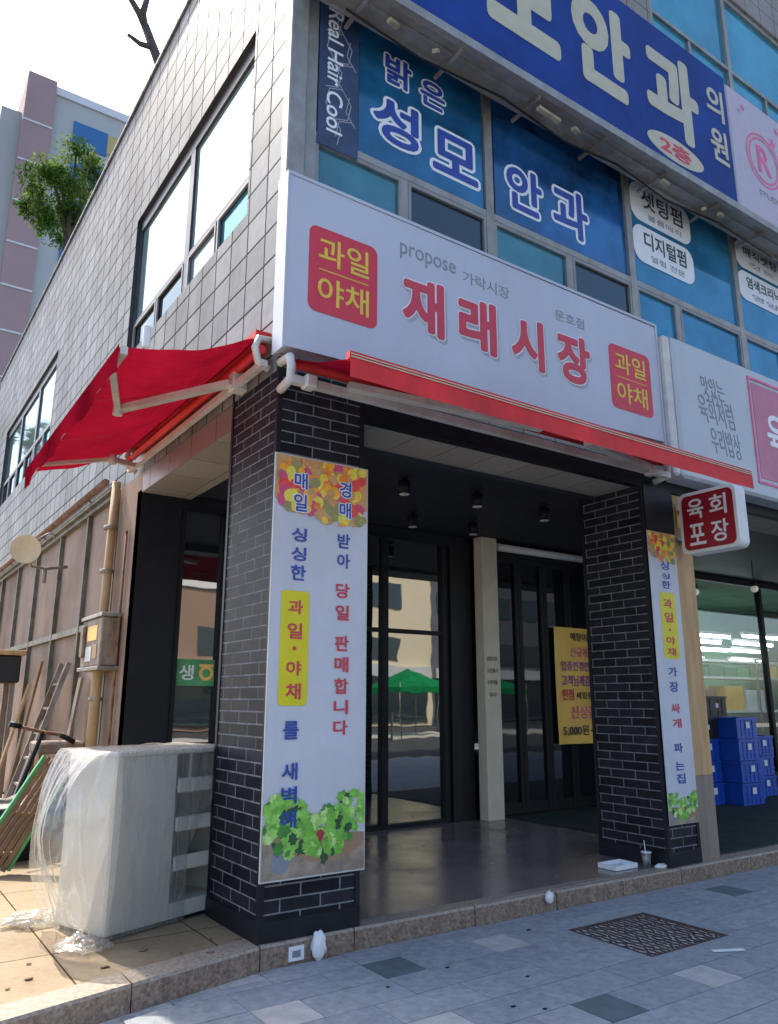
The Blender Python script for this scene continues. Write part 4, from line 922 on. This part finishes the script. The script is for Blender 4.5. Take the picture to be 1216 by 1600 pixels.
q = MB(); q.box((-.208, 3.74, 1.92), (-.2, 3.9, 2.08)); q.box((-.208, 3.96, 1.90), (-.2, 4.2, 2.06), 1); q.build('dial', ['conduit', 'offw'], o)
q = MB(); q.box((-.24, 4.24, 1.95), (-.2, 4.36, 2.3), 0, .01); q.box((-.14, 4.44, 1.9), (-.02, 4.68, 2.3), 0, .01); q.build('side_case', 'grey', o)
o = thing('rusty_rail', (-.12, 8, 3.9), 'long rusty pipe running along the bottom of the stone wall', 'pipe')
MB().tube([(-.13, 4.3, 4.0), (-.13, 16.8, 4.0)], .045, 10).build('pipe', 'rust', o)
for y in (5.2, 8.0, 11, 14): MB().bar((-.13, y, 3.99), (-.0, y, 3.90), .03, .03).build('bracket', 'steel', o)
o = thing('round_dish', (-.45, 7.3, 3.5), 'round cream dish on a bracket above the boarded wall', 'dish')
def dish(c, nrm, r_):
    q = MB(); nrm = Vector(nrm).normalized(); a = nrm.cross(Vector((0, 0, 1))).normalized(); b = a.cross(nrm)
    q.grid(lambda u, v_: Vector(c)+(a*math.cos(u*2*math.pi)+b*math.sin(u*2*math.pi))*r_*v_+nrm*(-.12*r_*(1-v_*v_)*1), 28, 6)
    q.grid(lambda u, v_: Vector(c)-nrm*.03+(a*math.cos(u*2*math.pi)+b*math.sin(u*2*math.pi))*r_*v_+nrm*(-.12*r_*(1-v_*v_)*1), 28, 6)
    q.grid(lambda u, v_: Vector(c)-nrm*.03*v_+(a*math.cos(u*2*math.pi)+b*math.sin(u*2*math.pi))*r_, 28, 1)
    return q
dish((-.62, 6.2, 3.44), (-.25, -1, -.12), .19).build('dish', 'disk', o)
q = MB(); q.tube([(-.62, 6.27, 3.44), (-.50, 6.4, 3.25), (-.30, 6.5, 3.25), (-.01, 6.5, 3.3)], .022, 8)
q.tube([(-.30, 6.5, 3.25), (-.30, 6.5, 3.05)], .03, 8)
q.tube([(-.55, 6.3, 3.55)]+[(-.45+.2*math.sin(t*.5), 6.3, 3.62+.09*math.sin(t)) for t in (0, .6, 1.2, 1.8, 2.4, 3.0)], .012, 6); q.build('bracket', 'steel', o)
# pendant bulbs in the neighbour porch
bl = None
for k, (x, y, z) in enumerate(((8.2, 2.2, 3.12), (9.5, 2.0, 3.25))):
    if bl is None:
        bl = thing('hanging_bulb', (0, 0, 0), '', 'lamp'); MB().tube([(0, 0, .06), (0, 0, .55)], .008, 6).build('cord', 'black', bl, local=True)
        MB().tube([(0, 0, .04), (0, 0, .12)], [.05, .03], 12).build('socket', 'black', bl, local=True); MB().blob((0, 0, 0), .06, amp=0).build('bulb', 'bulb', bl, local=True); c = bl
    else: c = copy_tree(bl)
    c.location = (x, y, z); tag(c, ['hanging bulb just under the red projecting sign', 'hanging bulb nearer the right edge under the white sign'][k], 'lamp', 'bulbs hanging in the right shop')
# added tubes: light the shop and stand in for sign lines reflected in its glass
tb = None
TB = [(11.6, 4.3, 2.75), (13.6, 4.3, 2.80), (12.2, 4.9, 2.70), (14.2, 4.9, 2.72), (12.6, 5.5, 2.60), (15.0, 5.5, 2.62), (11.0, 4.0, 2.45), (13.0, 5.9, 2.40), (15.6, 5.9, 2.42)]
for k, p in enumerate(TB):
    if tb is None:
        tb = thing('reflection_tube', (0, 0, 0), '', 'lamp'); MB().tube([(-.75, 0, 0), (.75, 0, 0)], .03, 8).build('tube', 'tube', tb, local=True); MB().box((-.78, -.05, .03), (.78, .05, .09)).build('housing', 'white', tb, local=True); c = tb
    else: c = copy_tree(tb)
    c.location = p; tag(c, 'added white tube inside the right shop, standing in for reflected sign lines', 'lamp', 'added tubes in the right shop')

#================================================================ CABINET + PLASTIC
ang = math.atan2(.28, .78)
o = thing('display_cabinet', (-.78, .60, 0), 'grey display cabinet with open shelves standing by the left brick pillar', 'cabinet', None, ang)
H = 1.12; D = .55
q = MB(); q.box((0, 0, .03), (.50, .022, H), 0, .004); q.box((0, .022, .03), (.02, D, H)); q.box((.02, D-.02, .03), (.98, D, H)); q.box((.48, .022, .03), (.50, D-.02, H-.03)); q.box((.96, .0, .03), (.98, D-.02, H-.03)); q.build('carcass', 'cabin', o, local=True)
MB().box((-.01, -.012, H), (1.0, D+.01, H+.035), 0, .008).build('top', 'cabin', o, local=True)
MB().box((.02, .03, 0), (.96, D-.03, .03)).build('plinth', 'black', o, local=True)
MB().box((.50, .003, .03), (.96, D-.02, .13), 0, .003).build('base_board', 'cabin', o, local=True)
for z in (.36, .62, .88):
    q = MB(); q.box((.502, .02, z), (.958, D-.022, z+.018)); q.box((.52, -.004, z-.03), (.94, .018, z+.07), 0, .008); q.box((.502, .02, z+.018), (.514, .3, z+.07)); q.build('shelf', 'cabin', o, local=True)
MB().box((.62, .004, .95), (.635, .02, H-.001)).build('divider', 'cabin', o, local=True)
# plastic sheet
pl = MB()
def sheet(u, v_):
    # u 0..1 : path from front right -> corner -> left side -> back ; v 0 top..1 bottom (local cabinet coords)
    fr_w = .62
    if u < .45:
        t = u/.45; x = fr_w*(1-t); y = -.02; nx, ny = 0, -1
    elif u < .55:
        t = (u-.45)/.1; a = t*math.pi/2; x = -.02*math.sin(a)*1.5; y = -.02*math.cos(a)*1.5; nx, ny = -math.sin(a), -math.cos(a)
    else:
        t = (u-.55)/.45; x = -.03; y = t*(D+.06); nx, ny = -1, -.15
    side = min(1, max(0, (u-.42)/.2))
    z = H+.045 - v_*(H+.03)*(1 if u > .42 else 1)
    bulge = side*(.36*math.sin(math.pi*min(1, v_*1.05))**.8*(1-.35*v_)+.03)*(.55+.45*math.sin(math.pi*min(1, (u-.42)/.5)) if u > .42 else 1)
    ns = noise.noise(Vector((u*34, v_*1.6+u*3, 4.2)))*.055*side+noise.noise(Vector((u*9, v_*3.2, 1.3)))*.05+noise.noise(Vector((u*26, v_*8, 5)))*.02+noise.noise(Vector((u*50+v_*20, v_*14, 9)))*.008
    k = .10+.9*side
    off = bulge+ns*k*(.3+.5*v_)+.006
    off = max(off, .004)
    return Vector((x+nx*off, y+ny*off*(1 if u > .42 else .5), max(z, .01+.02*abs(ns)*10)))
pl.grid(sheet, 150, 60)
# top cover
pl.grid(lambda u, v_: Vector((.98-u*1.03, -.02+v_*(D+.05), H+.043+.012*noise.noise(Vector((u*9, v_*7, 2)))+.006*noise.noise(Vector((u*30, v_*20, 2))))), 40, 20)
# right flap hanging over the shelves (triangular)
pl.grid(lambda u, v_: Vector((.62+u*.36, -.022-.02*abs(noise.noise(Vector((u*7, v_*5, 8))))-.01*v_, H+.04-v_*(.66-.56*u)*1.0)), 24, 24)
# crumpled foot on the ground to the left
def foot(u, v_):
    a = u*2*math.pi; r_ = .15*v_*(1+.3*noise.noise(Vector((math.cos(a)*2, math.sin(a)*2, 4))))
    return Vector((-.14+r_*math.cos(a)*1.1, .02+r_*math.sin(a)*1.3, .012+.07*(1-v_)**1.3*(1+.8*noise.noise(Vector((math.cos(a)*3*v_, math.sin(a)*3*v_, 7))))+.03*abs(noise.noise(Vector((math.cos(a)*v_*9, math.sin(a)*v_*9, 1))))))
pl.grid(foot, 48, 14)
ps = pl.build('plastic_sheet', 'film', None); ps.location = (-.78, .60, 0); ps.rotation_euler = (0, 0, ang)
tag(ps, 'clear crumpled plastic sheet wrapped over the left side and top of the grey cabinet', 'plastic sheet')
# crumpled clear bag on terrace beside it
q = MB(); q.blob((-1.05, 1.3, .04), .13, (1.3, .9, .30), .9, 3.2, 36, 22, seed=3)
b_ = q.build('plastic_scrap', 'film', off=(-1.12, 1.2, 0)); tag(b_, 'crumpled clear plastic scrap lying on the sunlit terrace beside the cabinet', 'plastic scrap')

#================================================================ CLUTTER ON THE LEFT
# slatted panel with green edges, leaning
o = thing('slatted_panel', (-.95, 3.2, .2), 'tilted panel of brown wooden slats between two green rails by the side wall', 'panel')
a0 = Vector((-1.28, 3.15, .03)); a1 = Vector((-.71, 3.25, .98)); b0 = Vector((-.95, 3.10, .03)); b1 = Vector((-.45, 3.25, .88))
for p_, q_ in ((a0, a1), (b0, b1)): MB().bar(p_, q_, .035, .03).build('rail', 'green', o)
for k in range(5):
    t = (k+.75)/5.5; MB().bar(a0.lerp(b0, t)+Vector((0, -.02, 0)), a1.lerp(b1, t)+Vector((0, -.02, 0)), .03, .035).build('slat', 'slat', o)
for t in (.15, .5, .94): MB().bar(a0.lerp(a1, t)+Vector((0, .02, 0)), b0.lerp(b1, t)+Vector((0, .02, 0)), .05, .03).build('crossbar', 'woodg', o)
# black tarpaulin heap
q = MB(); q.blob((-.80, 3.9, .18), .45, (1.25, .8, .8), .35, 2.5, 30, 18, seed=5); h_ = q.build('tarpaulin_heap', 'tarp', off=(-.80, 3.9, 0)); tag(h_, 'black tarpaulin heap lying on the terrace behind the slatted panel', 'tarpaulin')
# bicycle-like handlebar: hand cart
o = thing('hand_cart', (-.75, 4.3, 0), 'old hand cart with a raised black stem and bent handlebar by the side wall', 'cart')
MB().tube([(-1.0, 3.9, .05), (-.80, 4.05, .48), (-.60, 4.1, 1.10), (-.58, 4.1, 1.17)], [.03, .025, .022, .02], 8).build('stem', 'black', o)
MB().tube([(-.90, 4.05, 1.25), (-.72, 4.1, 1.20), (-.56, 4.1, 1.16), (-.37, 4.12, 1.13), (-.26, 4.15, 1.06)], .018, 8).build('handlebar', 'rust', o)
MB().tube([(-.92, 4.05, 1.255), (-.80, 4.07, 1.225)], .028, 8).build('grip', 'black', o); MB().tube([(-.40, 4.12, 1.135), (-.25, 4.15, 1.055)], .028, 8).build('grip', 'black', o)
MB().box((-.58, 4.25, .93), (-.10, 4.75, 1.05), 0, .02).build('tray', 'grey', o)
[MB().box((x, y, 0), (x+.04, y+.04, .93)).build('leg', 'rust', o) for x in (-.56, -.16) for y in (4.28, 4.70)]
# ladder
o = thing('ladder', (-.2, 5.3, 0), 'pale metal ladder leaning against the boarded side wall', 'ladder')
for dy in (0, .42): q = MB(); q.bar((-.62, 5.6+dy, 0), (-.06, 5.6+dy, 1.95), .03, .06); q.build('side_rail', 'steel', o)
for k in range(6):
    t = (k+.7)/6.6; q = MB(); q.bar((-.62+.56*t, 5.6, 1.95*t), (-.62+.56*t, 6.02, 1.95*t), .03, .03); q.build('rung', 'steel', o)
# dark hood box at the left
o = thing('wall_cabinet', (-.6, 7.4, 1.5), 'black wall box with a light wooden lid at the left edge of the photo', 'box')
MB().box((-1.25, 7.2, 1.72), (-.35, 7.9, 2.10), 0, .02).build('case', 'blackC', o); MB().box((-1.3, 7.15, 2.10), (-.3, 7.95, 2.17), 0, .01).build('lid', 'wood', o)
q = MB(); [MB().box((x, y, 0), (x+.06, y+.06, 1.72)).build('leg', 'woodg', o) for x in (-1.2, -.45) for y in (7.25, 7.8)]
# planks leaning
pk = None
for k, (y, x, h_, r_) in enumerate(((4.95, -.10, 1.75, .06), (6.6, -.25, 2.0, .1), (7.0, -.3, 1.7, .14), (8.6, -.28, 2.1, .1), (9.1, -.4, 1.9, .12))):
    q = MB(); q.bar((x-r_*2.5, y, .0), (x+.06, y+.04, h_), .03, .14, up=(0, 1, 0)); p_ = q.build('wooden_plank', ['woodg', 'slat', 'wood', 'woodg', 'slat'][k], off=(x, y, 0))
    tag(p_, ['grey plank leaning on the wall just behind the yellow pipe', 'brown plank leaning on the boarded wall behind the ladder', 'raw timber plank leaning on the wall next to the black box', 'tall grey plank leaning on the wall beyond the black box', 'farthest brown plank leaning on the boarded wall'][k], 'plank', 'planks leaning on the side wall')
# white rag on terrace
q = MB(); q.blob((-1.35, 3.6, .03), .22, (1.3, .5, .2), .8, 4, 24, 12, seed=9); r_ = q.build('white_rag', 'bag', off=(-1.35, 3.6, 0)); tag(r_, 'white rag lying on the terrace in front of the slatted panel', 'rag')
q = MB(); q.box((-2.2, 3.9, 0), (-.7, 4.15, .05), 0, .006); r_ = q.build('ground_beam', 'woodg', off=(-2.2, 3.9, 0)); tag(r_, 'low timber beam lying on the terrace under the slatted panel', 'beam')
# dry leaves on terrace
LV = [(-.45, .12), (-.30, .02), (-.05, .18), (-1.3, .15), (-1.42, .05), (-.9, .12), (-.62, .3), (-1.25, .42), (.15, -.02), (-.2, .28)]
for k, (x, y) in enumerate(LV):
    q = MB(); rr = .009+.009*random.random(); q.blob((x, y, .006), rr, (1.5, 1, .35), .6, 3, 10, 6, seed=k); l_ = q.build('dry_leaf', 'rust', off=(x, y, 0)); tag(l_, 'small dry brown leaf on the terrace in front of the cabinet', 'leaf', 'dry leaves on the terrace')

#================================================================ SMALL THINGS ON KERB
q = MB(); q.blob((.40, -.075, -.04), .062, (.8, .6, 1.35), .35, 2.2, 20, 14, seed=2); b_ = q.build('white_bag', 'bag', off=(.40, -.075, GZ)); tag(b_, 'small white plastic bag standing against the kerb by the left brick pillar', 'bag')
q = MB(); q.box((.20, ky(.2)-.006, -.115), (.31, ky(.3)-.0, -.03)); b_ = q.build('kerb_plate', 'foam', off=(.2, -.06, GZ)); tag(b_, 'small white plate fixed to the kerb face below the left banner', 'plate')
q = MB(); q.box((.225, ky(.2)-.0068, -.095), (.285, ky(.3)-.005, -.055)); q.build('mark', 'greyt', b_, local=False, off=(.2, -.06, GZ))
q = MB(); q.blob((2.50, -.075, -.025), .042, (1, .6, 1.1), .3, 2.5, 16, 10, seed=6); b_ = q.build('white_stone', 'bag', off=(2.5, -.075, GZ)); tag(b_, 'small round white lump stuck on the kerb face between the two pillars', 'stone')
q = MB(); q.box((2.0, .005, .0035), (3.35, .03, .011)); b_ = q.build('metal_strip', 'alu', off=(2, 0, 0)); tag(b_, 'thin metal strip lying along the top edge of the kerb', 'strip')
o = thing('foam_tray', (3.74, .22, 0), 'pale flat foam tray on the porch floor by the right brick pillar', 'tray')
q = MB(); q.box((3.60, .17, .004), (3.90, .38, .012)); q.box((3.60, .17, .012), (3.90, .18, .045)); q.box((3.60, .37, .012), (3.90, .38, .045)); q.box((3.60, .18, .012), (3.61, .37, .045)); q.box((3.89, .18, .012), (3.90, .37, .045)); q.build('tray', 'foam', o)
o = thing('drink_cup', (4.0, .25, 0), 'clear plastic cup with a straw beside the foam tray', 'cup')
MB().tube([(4.02, .16, .0), (4.02, .16, .12)], [.032, .045], 16).build('cup', 'film', o); MB().tube([(4.02, .16, .02), (3.99, .15, .23)], .004, 6).build('straw', 'foam', o); MB().tube([(4.02, .16, .12), (4.02, .16, .13)], .048, 16).build('lid', 'foam', o)
q = MB(); q.blob((4.05, .03, .02), .05, (1.5, .8, .45), .6, 3, 16, 10, seed=8); b_ = q.build('paper_scrap', 'bag', off=(4.05, .03, 0)); tag(b_, 'crumpled white paper scrap at the foot of the right brick pillar', 'paper')
q = MB(); q.bar((2.66, -1.40, GZ+.008), (2.86, -1.50, GZ+.008), .035, .006); b_ = q.build('white_stick', 'foam', off=(2.7, -1.45, GZ)); tag(b_, 'thin white stick lying on the pavement near the rusty cover', 'stick')
for k, (x, y) in enumerate(((1.0, -.65), (.5, -.72), (.9, -1.35), (1.02, -1.47), (2.0, -.35), (1.3, -1.05))):
    q = MB(); q.blob((x, y, GZ+.003), .007+.007*random.random(), (1.6, 1, .35), .5, 3, 8, 6, seed=k+20); b_ = q.build('dark_speck', 'black', off=(x, y, GZ)); tag(b_, 'tiny dark piece of litter lying on the grey pavement', 'litter', 'litter specks on the pavement')
# rusty drain cover
x0, x1, y0, y1 = cover
o = thing('drain_cover', (2.66, -.87, GZ), 'rusty ridged metal drain cover set in the pavement', 'drain cover')
q = MB(); q.box((x0+.01, y0+.01, GZ-.03), (x1-.01, y1-.01, GZ-.012)); q.build('plate', 'rustslab', o)
q = MB()
for i in range(17):
    for j in range(12):
        x = x0+.035+i*(x1-x0-.07)/16; y = y0+.04+j*(y1-y0-.08)/11; a = R(90+random.uniform(-32, 32))
        L_ = .030; q.bar((x-L_*math.cos(a), y-L_*math.sin(a), GZ-.008), (x+L_*math.cos(a), y+L_*math.sin(a), GZ-.008), .013, .012)
for a, b, c, d_ in ((x0, x0+.02, y0, y1), (x1-.02, x1, y0, y1), (x0+.02, x1-.02, y0, y0+.02), (x0+.02, x1-.02, y1-.02, y1)): q.box((a, c, GZ-.02), (b, d_, GZ+.001))
q.build('ridges', 'rustslab', o)
#================================================================ CRATES IN THE RIGHT SHOP
def crate(mat):
    o = thing('crate', (0, 0, 0), '', 'crate'); w_, d_, h_ = .52, .40, .31
    q = MB(); q.box((0, 0, 0), (w_, d_, .015))
    for a, b in (((0, 0), (w_, .012)), ((0, d_-.012), (w_, d_)), ((0, .012), (.012, d_-.012)), ((w_-.012, .012), (w_, d_-.012))): q.box((a[0], a[1], .015), (b[0], b[1], h_-.02))
    q.build('body', mat, o, local=True)
    q = MB(); q.box((-.012, -.012, h_-.04), (w_+.012, .0, h_-.005)); q.box((-.012, d_, h_-.04), (w_+.012, d_+.012, h_-.005)); q.box((-.012, 0, h_-.04), (0, d_, h_-.005)); q.box((w_, 0, h_-.04), (w_+.012, d_, h_-.005))
    for x in (.1, .2, .3, .4): q.box((x, -.008, .02), (x+.012, 0, h_-.045))
    q.box((-.008, -.008, .10), (w_+.008, 0, .115)); q.box((-.009, .0, .10), (0, d_, .115)); q.build('rim', mat, o, local=True)
    if mat == 'blueC': MB().box((.23, -.012, .15), (.32, -.008, .24)).build('label', 'foam', o, local=True)
    else: MB().box((.23, -.012, .13), (.30, -.008, .2)).build('label', 'foam', o, local=True)
    return o
cb = crate('blueC'); ck = crate('blackC'); ub = uk = False
CR = [(8.10, 2.30, 3, 'b', 0), (8.66, 2.02, 4, 'b', 0), (9.26, 2.34, 2, 'b', 0), (8.08, 2.30, 2, 'k', 3), (8.66, 2.50, 5, 'k', 0), (9.86, 2.5, 3, 'b', 0)]
pos = {0: 'nearest the timber post', 1: 'of the tall front stack', 2: 'right of the tall front stack', 3: 'on top of the blue stack nearest the timber post', 4: 'behind the tall blue stack', 5: 'nearest the right edge'}
lv = ['at the bottom', 'second from the floor', 'third from the floor', 'fourth from the floor', 'fifth from the floor']
for si, (x, y, n_, t, k0) in enumerate(CR):
    for k in range(n_):
        if t == 'b': c = cb if not ub else copy_tree(cb); ub = True
        else: c = ck if not uk else copy_tree(ck); uk = True
        c.location = (x+random.uniform(-.01, .01), y+random.uniform(-.01, .01), .012+(k+k0)*.312); c.rotation_euler = (0, 0, R(random.uniform(-2, 2)))
        tag(c, '%s crate %s, %s' % ('blue' if t == 'b' else 'black', pos[si], lv[k+k0] if si != 3 else ['lower', 'upper'][k]), 'crate', 'plastic crates stacked in the right shop')
# shelf with produce boxes inside shop
for k, (x, z, mt) in enumerate(((12.1, 1.55, 'card'), (13.1, 1.62, 'orange'), (13.9, 1.55, 'foam'), (14.7, 1.6, 'gcan'), (15.5, 1.55, 'card'))):
    q = MB(); q.box((x, 5.0, 1.29), (x+.7, 5.4, z+.18), 0, .01); b_ = q.build('goods_box', mt, off=(x, 5, z-.25)); tag(b_, ['brown carton at the left end of the shop shelf', 'orange carton on the shelf inside the right shop', 'white foam box on the shelf inside the right shop', 'green box on the shelf inside the right shop', 'brown carton at the right end of the shop shelf'][k], 'box', 'boxes on the shelf in the right shop')
o = thing('shop_shelf', (11.5, 5, 0), 'pale shelf unit standing inside the right shop behind the glass', 'shelf')
for z in (.5, 1.25, 1.95, 2.3): MB().box((11.5, 4.95, z), (17.2, 5.5, z+.05)).build('board', 'white', o)
for x in (11.42, 14.3, 17.2): MB().box((x, 4.95, 0), (x+.06, 4.99, 2.4)).build('upright', 'steel', o)
rnd = random.Random(3); cols = ['gshop', 'foam', 'orange', 'green', 'card', 'gshop', 'gshop', 'leaf2', 'green', 'leaf']
lb = ['left', 'right']
for j, z in enumerate((.55, 2.0)):
    x = 11.6; k = 0
    while x < 16.9:
        w_ = rnd.uniform(.35, .6); MB().box((x, 5.0, z), (x+w_-.05, 5.4, z+rnd.uniform(.16, .26)), 0, .01).build('goods', cols[rnd.randint(0, 9)], o); x += w_; k += 1
#================================================================ TREES
def leafy(name, c, r, sc, n, mats, parent, seed, clumps=26, size=.12):
    rnd = random.Random(seed); q = MB(); c = Vector(c)
    cl = []
    while len(cl) < clumps:
        p = Vector((rnd.uniform(-1, 1), rnd.uniform(-1, 1), rnd.uniform(-1, 1)))
        if .35 < p.length < 1: cl.append((p, rnd.uniform(.14, .34), rnd.randint(0, 1)))
    for _ in range(n):
        p, cr, mi = rnd.choice(cl); d_ = Vector((rnd.gauss(0, 1), rnd.gauss(0, 1), rnd.gauss(0, 1))).normalized()*cr*rnd.random()**.4
        w_ = p+d_; P = c+Vector((w_.x*sc[0], w_.y*sc[1], w_.z*sc[2]))*r
        a = Vector((rnd.gauss(0, 1), rnd.gauss(0, 1), rnd.gauss(0, 1))).normalized(); b = a.orthogonal().normalized(); s1 = size*rnd.uniform(.6, 1.3)
        q.face([P, P+a*s1*.5+b*s1*.3, P+a*s1, P+a*s1*.5-b*s1*.3], mi)
    return q.build(name, mats, parent)
o = thing('tree', (1.6, 19, 0), 'green leafy tree rising behind the roof line in front of the pink apartment block', 'tree')
q = MB(); q.tube([(1.7, 19, 0), (1.7, 19, 8), (1.6, 19.1, 13), (1.5, 19, 17)], [.28, .24, .16, .08], 10)
for e in ((.7, 18.8, 18), (2.2, 19.4, 18.2), (1.4, 18.2, 18.7), (1.2, 19.8, 18.6)): q.tube([(1.55, 19.05, 15.8), Vector((1.55, 19.05, 15.8)).lerp(Vector(e), .5)+Vector((0, 0, .2)), e], [.1, .06, .02], 6)
q.build('trunk', 'bark', o)
leafy('crown', (1.42, 19, 17.35), 1.5, (1.0, 1.0, 1.0), 8500, ['leaf', 'leaf2'], o, 4, 60, .15)
o = thing('dead_tree', (3.4, 18.5, 0), 'bare forked tree top sticking up behind the roof against the sky', 'tree')
T = [(5.6, 18.5, 0), (5.4, 18.5, 15), (4.7, 18.5, 20.6), (3.85, 18.5, 23.2), (3.2, 18.5, 24.6)]
MB().tube(T, [.3, .27, .24, .18, .15], 10).build('trunk', 'bark', o)
for pts, rr in (([(3.25, 18.5, 24.5), (2.95, 18.5, 25.0), (2.45, 18.4, 25.5), (2.3, 18.4, 25.9)], (.14, .12, .09, .07)), ([(3.2, 18.5, 24.5), (3.1, 18.5, 25.1), (3.2, 18.5, 25.9)], (.13, .12, .11)), ([(3.55, 18.5, 23.85), (3.1, 18.5, 23.75), (2.65, 18.5, 23.9)], (.11, .09, .06)), ([(2.5, 18.4, 25.45), (2.1, 18.4, 25.6), (1.9, 18.4, 26.3)], (.06, .04, .02))):
    MB().tube(pts, list(rr), 8).build('branch', 'bark', o)
q = MB(); 
o2 = thing('wall_bush', (-.1, 16.3, 8.0), 'small tuft of green leaves at the left frame edge beside the stone wall', 'bush')
MB().tube([(-.9, 17.6, 0), (-.85, 17.6, 8.2)], [.06, .03], 6).build('stem', 'bark', o2)
leafy('foliage', (-.75, 17.6, 8.6), .5, (1, 1, 1), 500, ['leaf', 'leaf2'], o2, 9, 10, .14)

#================================================================ APARTMENT BLOCK
A = thing('apartment_block', (15, 66, 0), 'tall pink and pale grey apartment block with white bands far behind the roof', 'building')
box('wall', (5.95, 60, 0), (34, 74, 53.9), 'aptg', A)
box('pink_wall', (3.6, 59.6, 0), (5.95, 72, 55.0), 'aptp', A)
box('side_wing', (2.0, 61, 0), (3.6, 71, 51.6), 'aptg', A)
box('parapet', (5.95, 59.8, 53.9), (34, 60.4, 54.7), 'aptw', A)
for k in range(14): box('floor_band', (3.59, 59.53, 50-3.95*k), (5.96, 59.6, 50.16-3.95*k), 'aptw', A)
for k in range(6):
    z = 49.6-3.95*k; q = MB(); q.box((7.7, 59.9, z), (10.7, 60, z+2.4)); fo = q.build('window', 'aptb', A); MB().box((10.7, 59.91, z+.3), (12.6, 60, z+2.3)).build('panel', 'apty', fo)
    MB().box((15, 59.9, z), (19, 60, z+2.2)).build('window', 'wgd', A)

#================================================================ ACROSS THE STREET (seen in the glass)
def opp(name, label, x0, x1, y0, y1, h_, mat, gmat='wgd', fl=3.4, wx=2.6):
    o = thing(name, ((x0+x1)/2, (y0+y1)/2, GZ), label, 'building')
    q = MB(); q.box((x0, y0, GZ), (x1, y1, h_)); wl = q.build('wall', mat, o); box('parapet', (x0-.1, y1-.1, h_), (x1+.1, y1+.15, h_+.5), 'aptw', o)
    nz = int((h_-3)/fl)
    for k in range(nz):
        q = MB(); x = x0+1
        while x+wx*.6 < x1-.5: q.box((x, y1, 3.9+k*fl), (x+wx*.6, y1+.06, 3.9+k*fl+fl*.45)); x += wx
        q.build('window_row', gmat, o)
    box('shopfront', (x0+.5, y1+.0, .1), (x1-.5, y1+.12, 2.9), 'wgd', o); fa = box('fascia', (x0+.3, y1, (2.3 if mat == 'oppbr' else 2.95)), (x1-.3, y1+.35, 3.6), 'signn', o); return fa
opp('street_building', 'beige building across the street reflected in the porch door', 20.5, 29.5, -42, -30, 13.5, 'oppb', wx=9)
opp('street_building', 'dark tower across the street reflected in the folding doors', 30, 44, -46, -31, 26, 'oppd')
ob = opp('street_building', 'brown building across the street reflected in the left window', 7, 16.5, -42, -30, 7.6, 'oppbr')
def tent(x, y, label):
    o = thing('canopy_tent', (x, y, GZ), label, 'tent', 'green canopy tents across the street')
    q = MB(); q.grid(lambda u, v_: (x+(u-.5)*3.4, y+(v_-.5)*3.4, 2.1+.9*(1-max(abs(u-.5), abs(v_-.5))*2)**1.2), 16, 16); q.build('canopy', 'gcan', o)
    q = MB()
    for a, b in (((-1.7, -1.7), (1.7, -1.7)), ((1.7, -1.7), (1.7, 1.7)), ((1.7, 1.7), (-1.7, 1.7)), ((-1.7, 1.7), (-1.7, -1.7))): q.face([(x+a[0], y+a[1], 2.1), (x+b[0], y+b[1], 2.1), (x+b[0], y+b[1], 1.85), (x+a[0], y+a[1], 1.85)])
    q.build('valance', 'gcan', o)
    for a in (-1.65, 1.65):
        for b in (-1.65, 1.65): MB().tube([(x+a, y+b, GZ), (x+a, y+b, 2.3)], .03, 6).build('leg', 'steel', o)
gw = thing('street_sign_stand_in', (.52, 3.262, 1.64), 'added green board on the porch window, standing in for a street sign beyond', 'sign')  # board added on the pane, standing in for the street view behind it
MB().box((.51, 3.255, 1.64), (1.17, 3.262, 1.92)).build('board', 'green', gw)
text('lettering', '생', 'whitet', gw, 'F', 3.2545, .54, .70, 1.70, 1.86, .02, th=.002)
q = MB(); f_ = lambda t, r_: (.84+r_*math.cos(t), 3.2535, 1.775+r_*math.sin(t))
for k in range(24):
    a, b = 2*math.pi*k/24, 2*math.pi*(k+1)/24; q.face([f_(a, .045), f_(b, .045), f_(b, .08), f_(a, .08)])
q.build('ring', 'orange', gw); MB().box((.76, 3.253, 1.84), (.92, 3.2545, 1.87)).build('bar', 'orange', gw)
tent(20.0, -19.5, 'green canopy tent on the street reflected in the glass door'); tent(25.5, -20.5, 'green canopy tent on the street reflected in the folding doors')
for o in list(bpy.data.objects):
    if 'label' in o and o['label'] == '': del o['label']
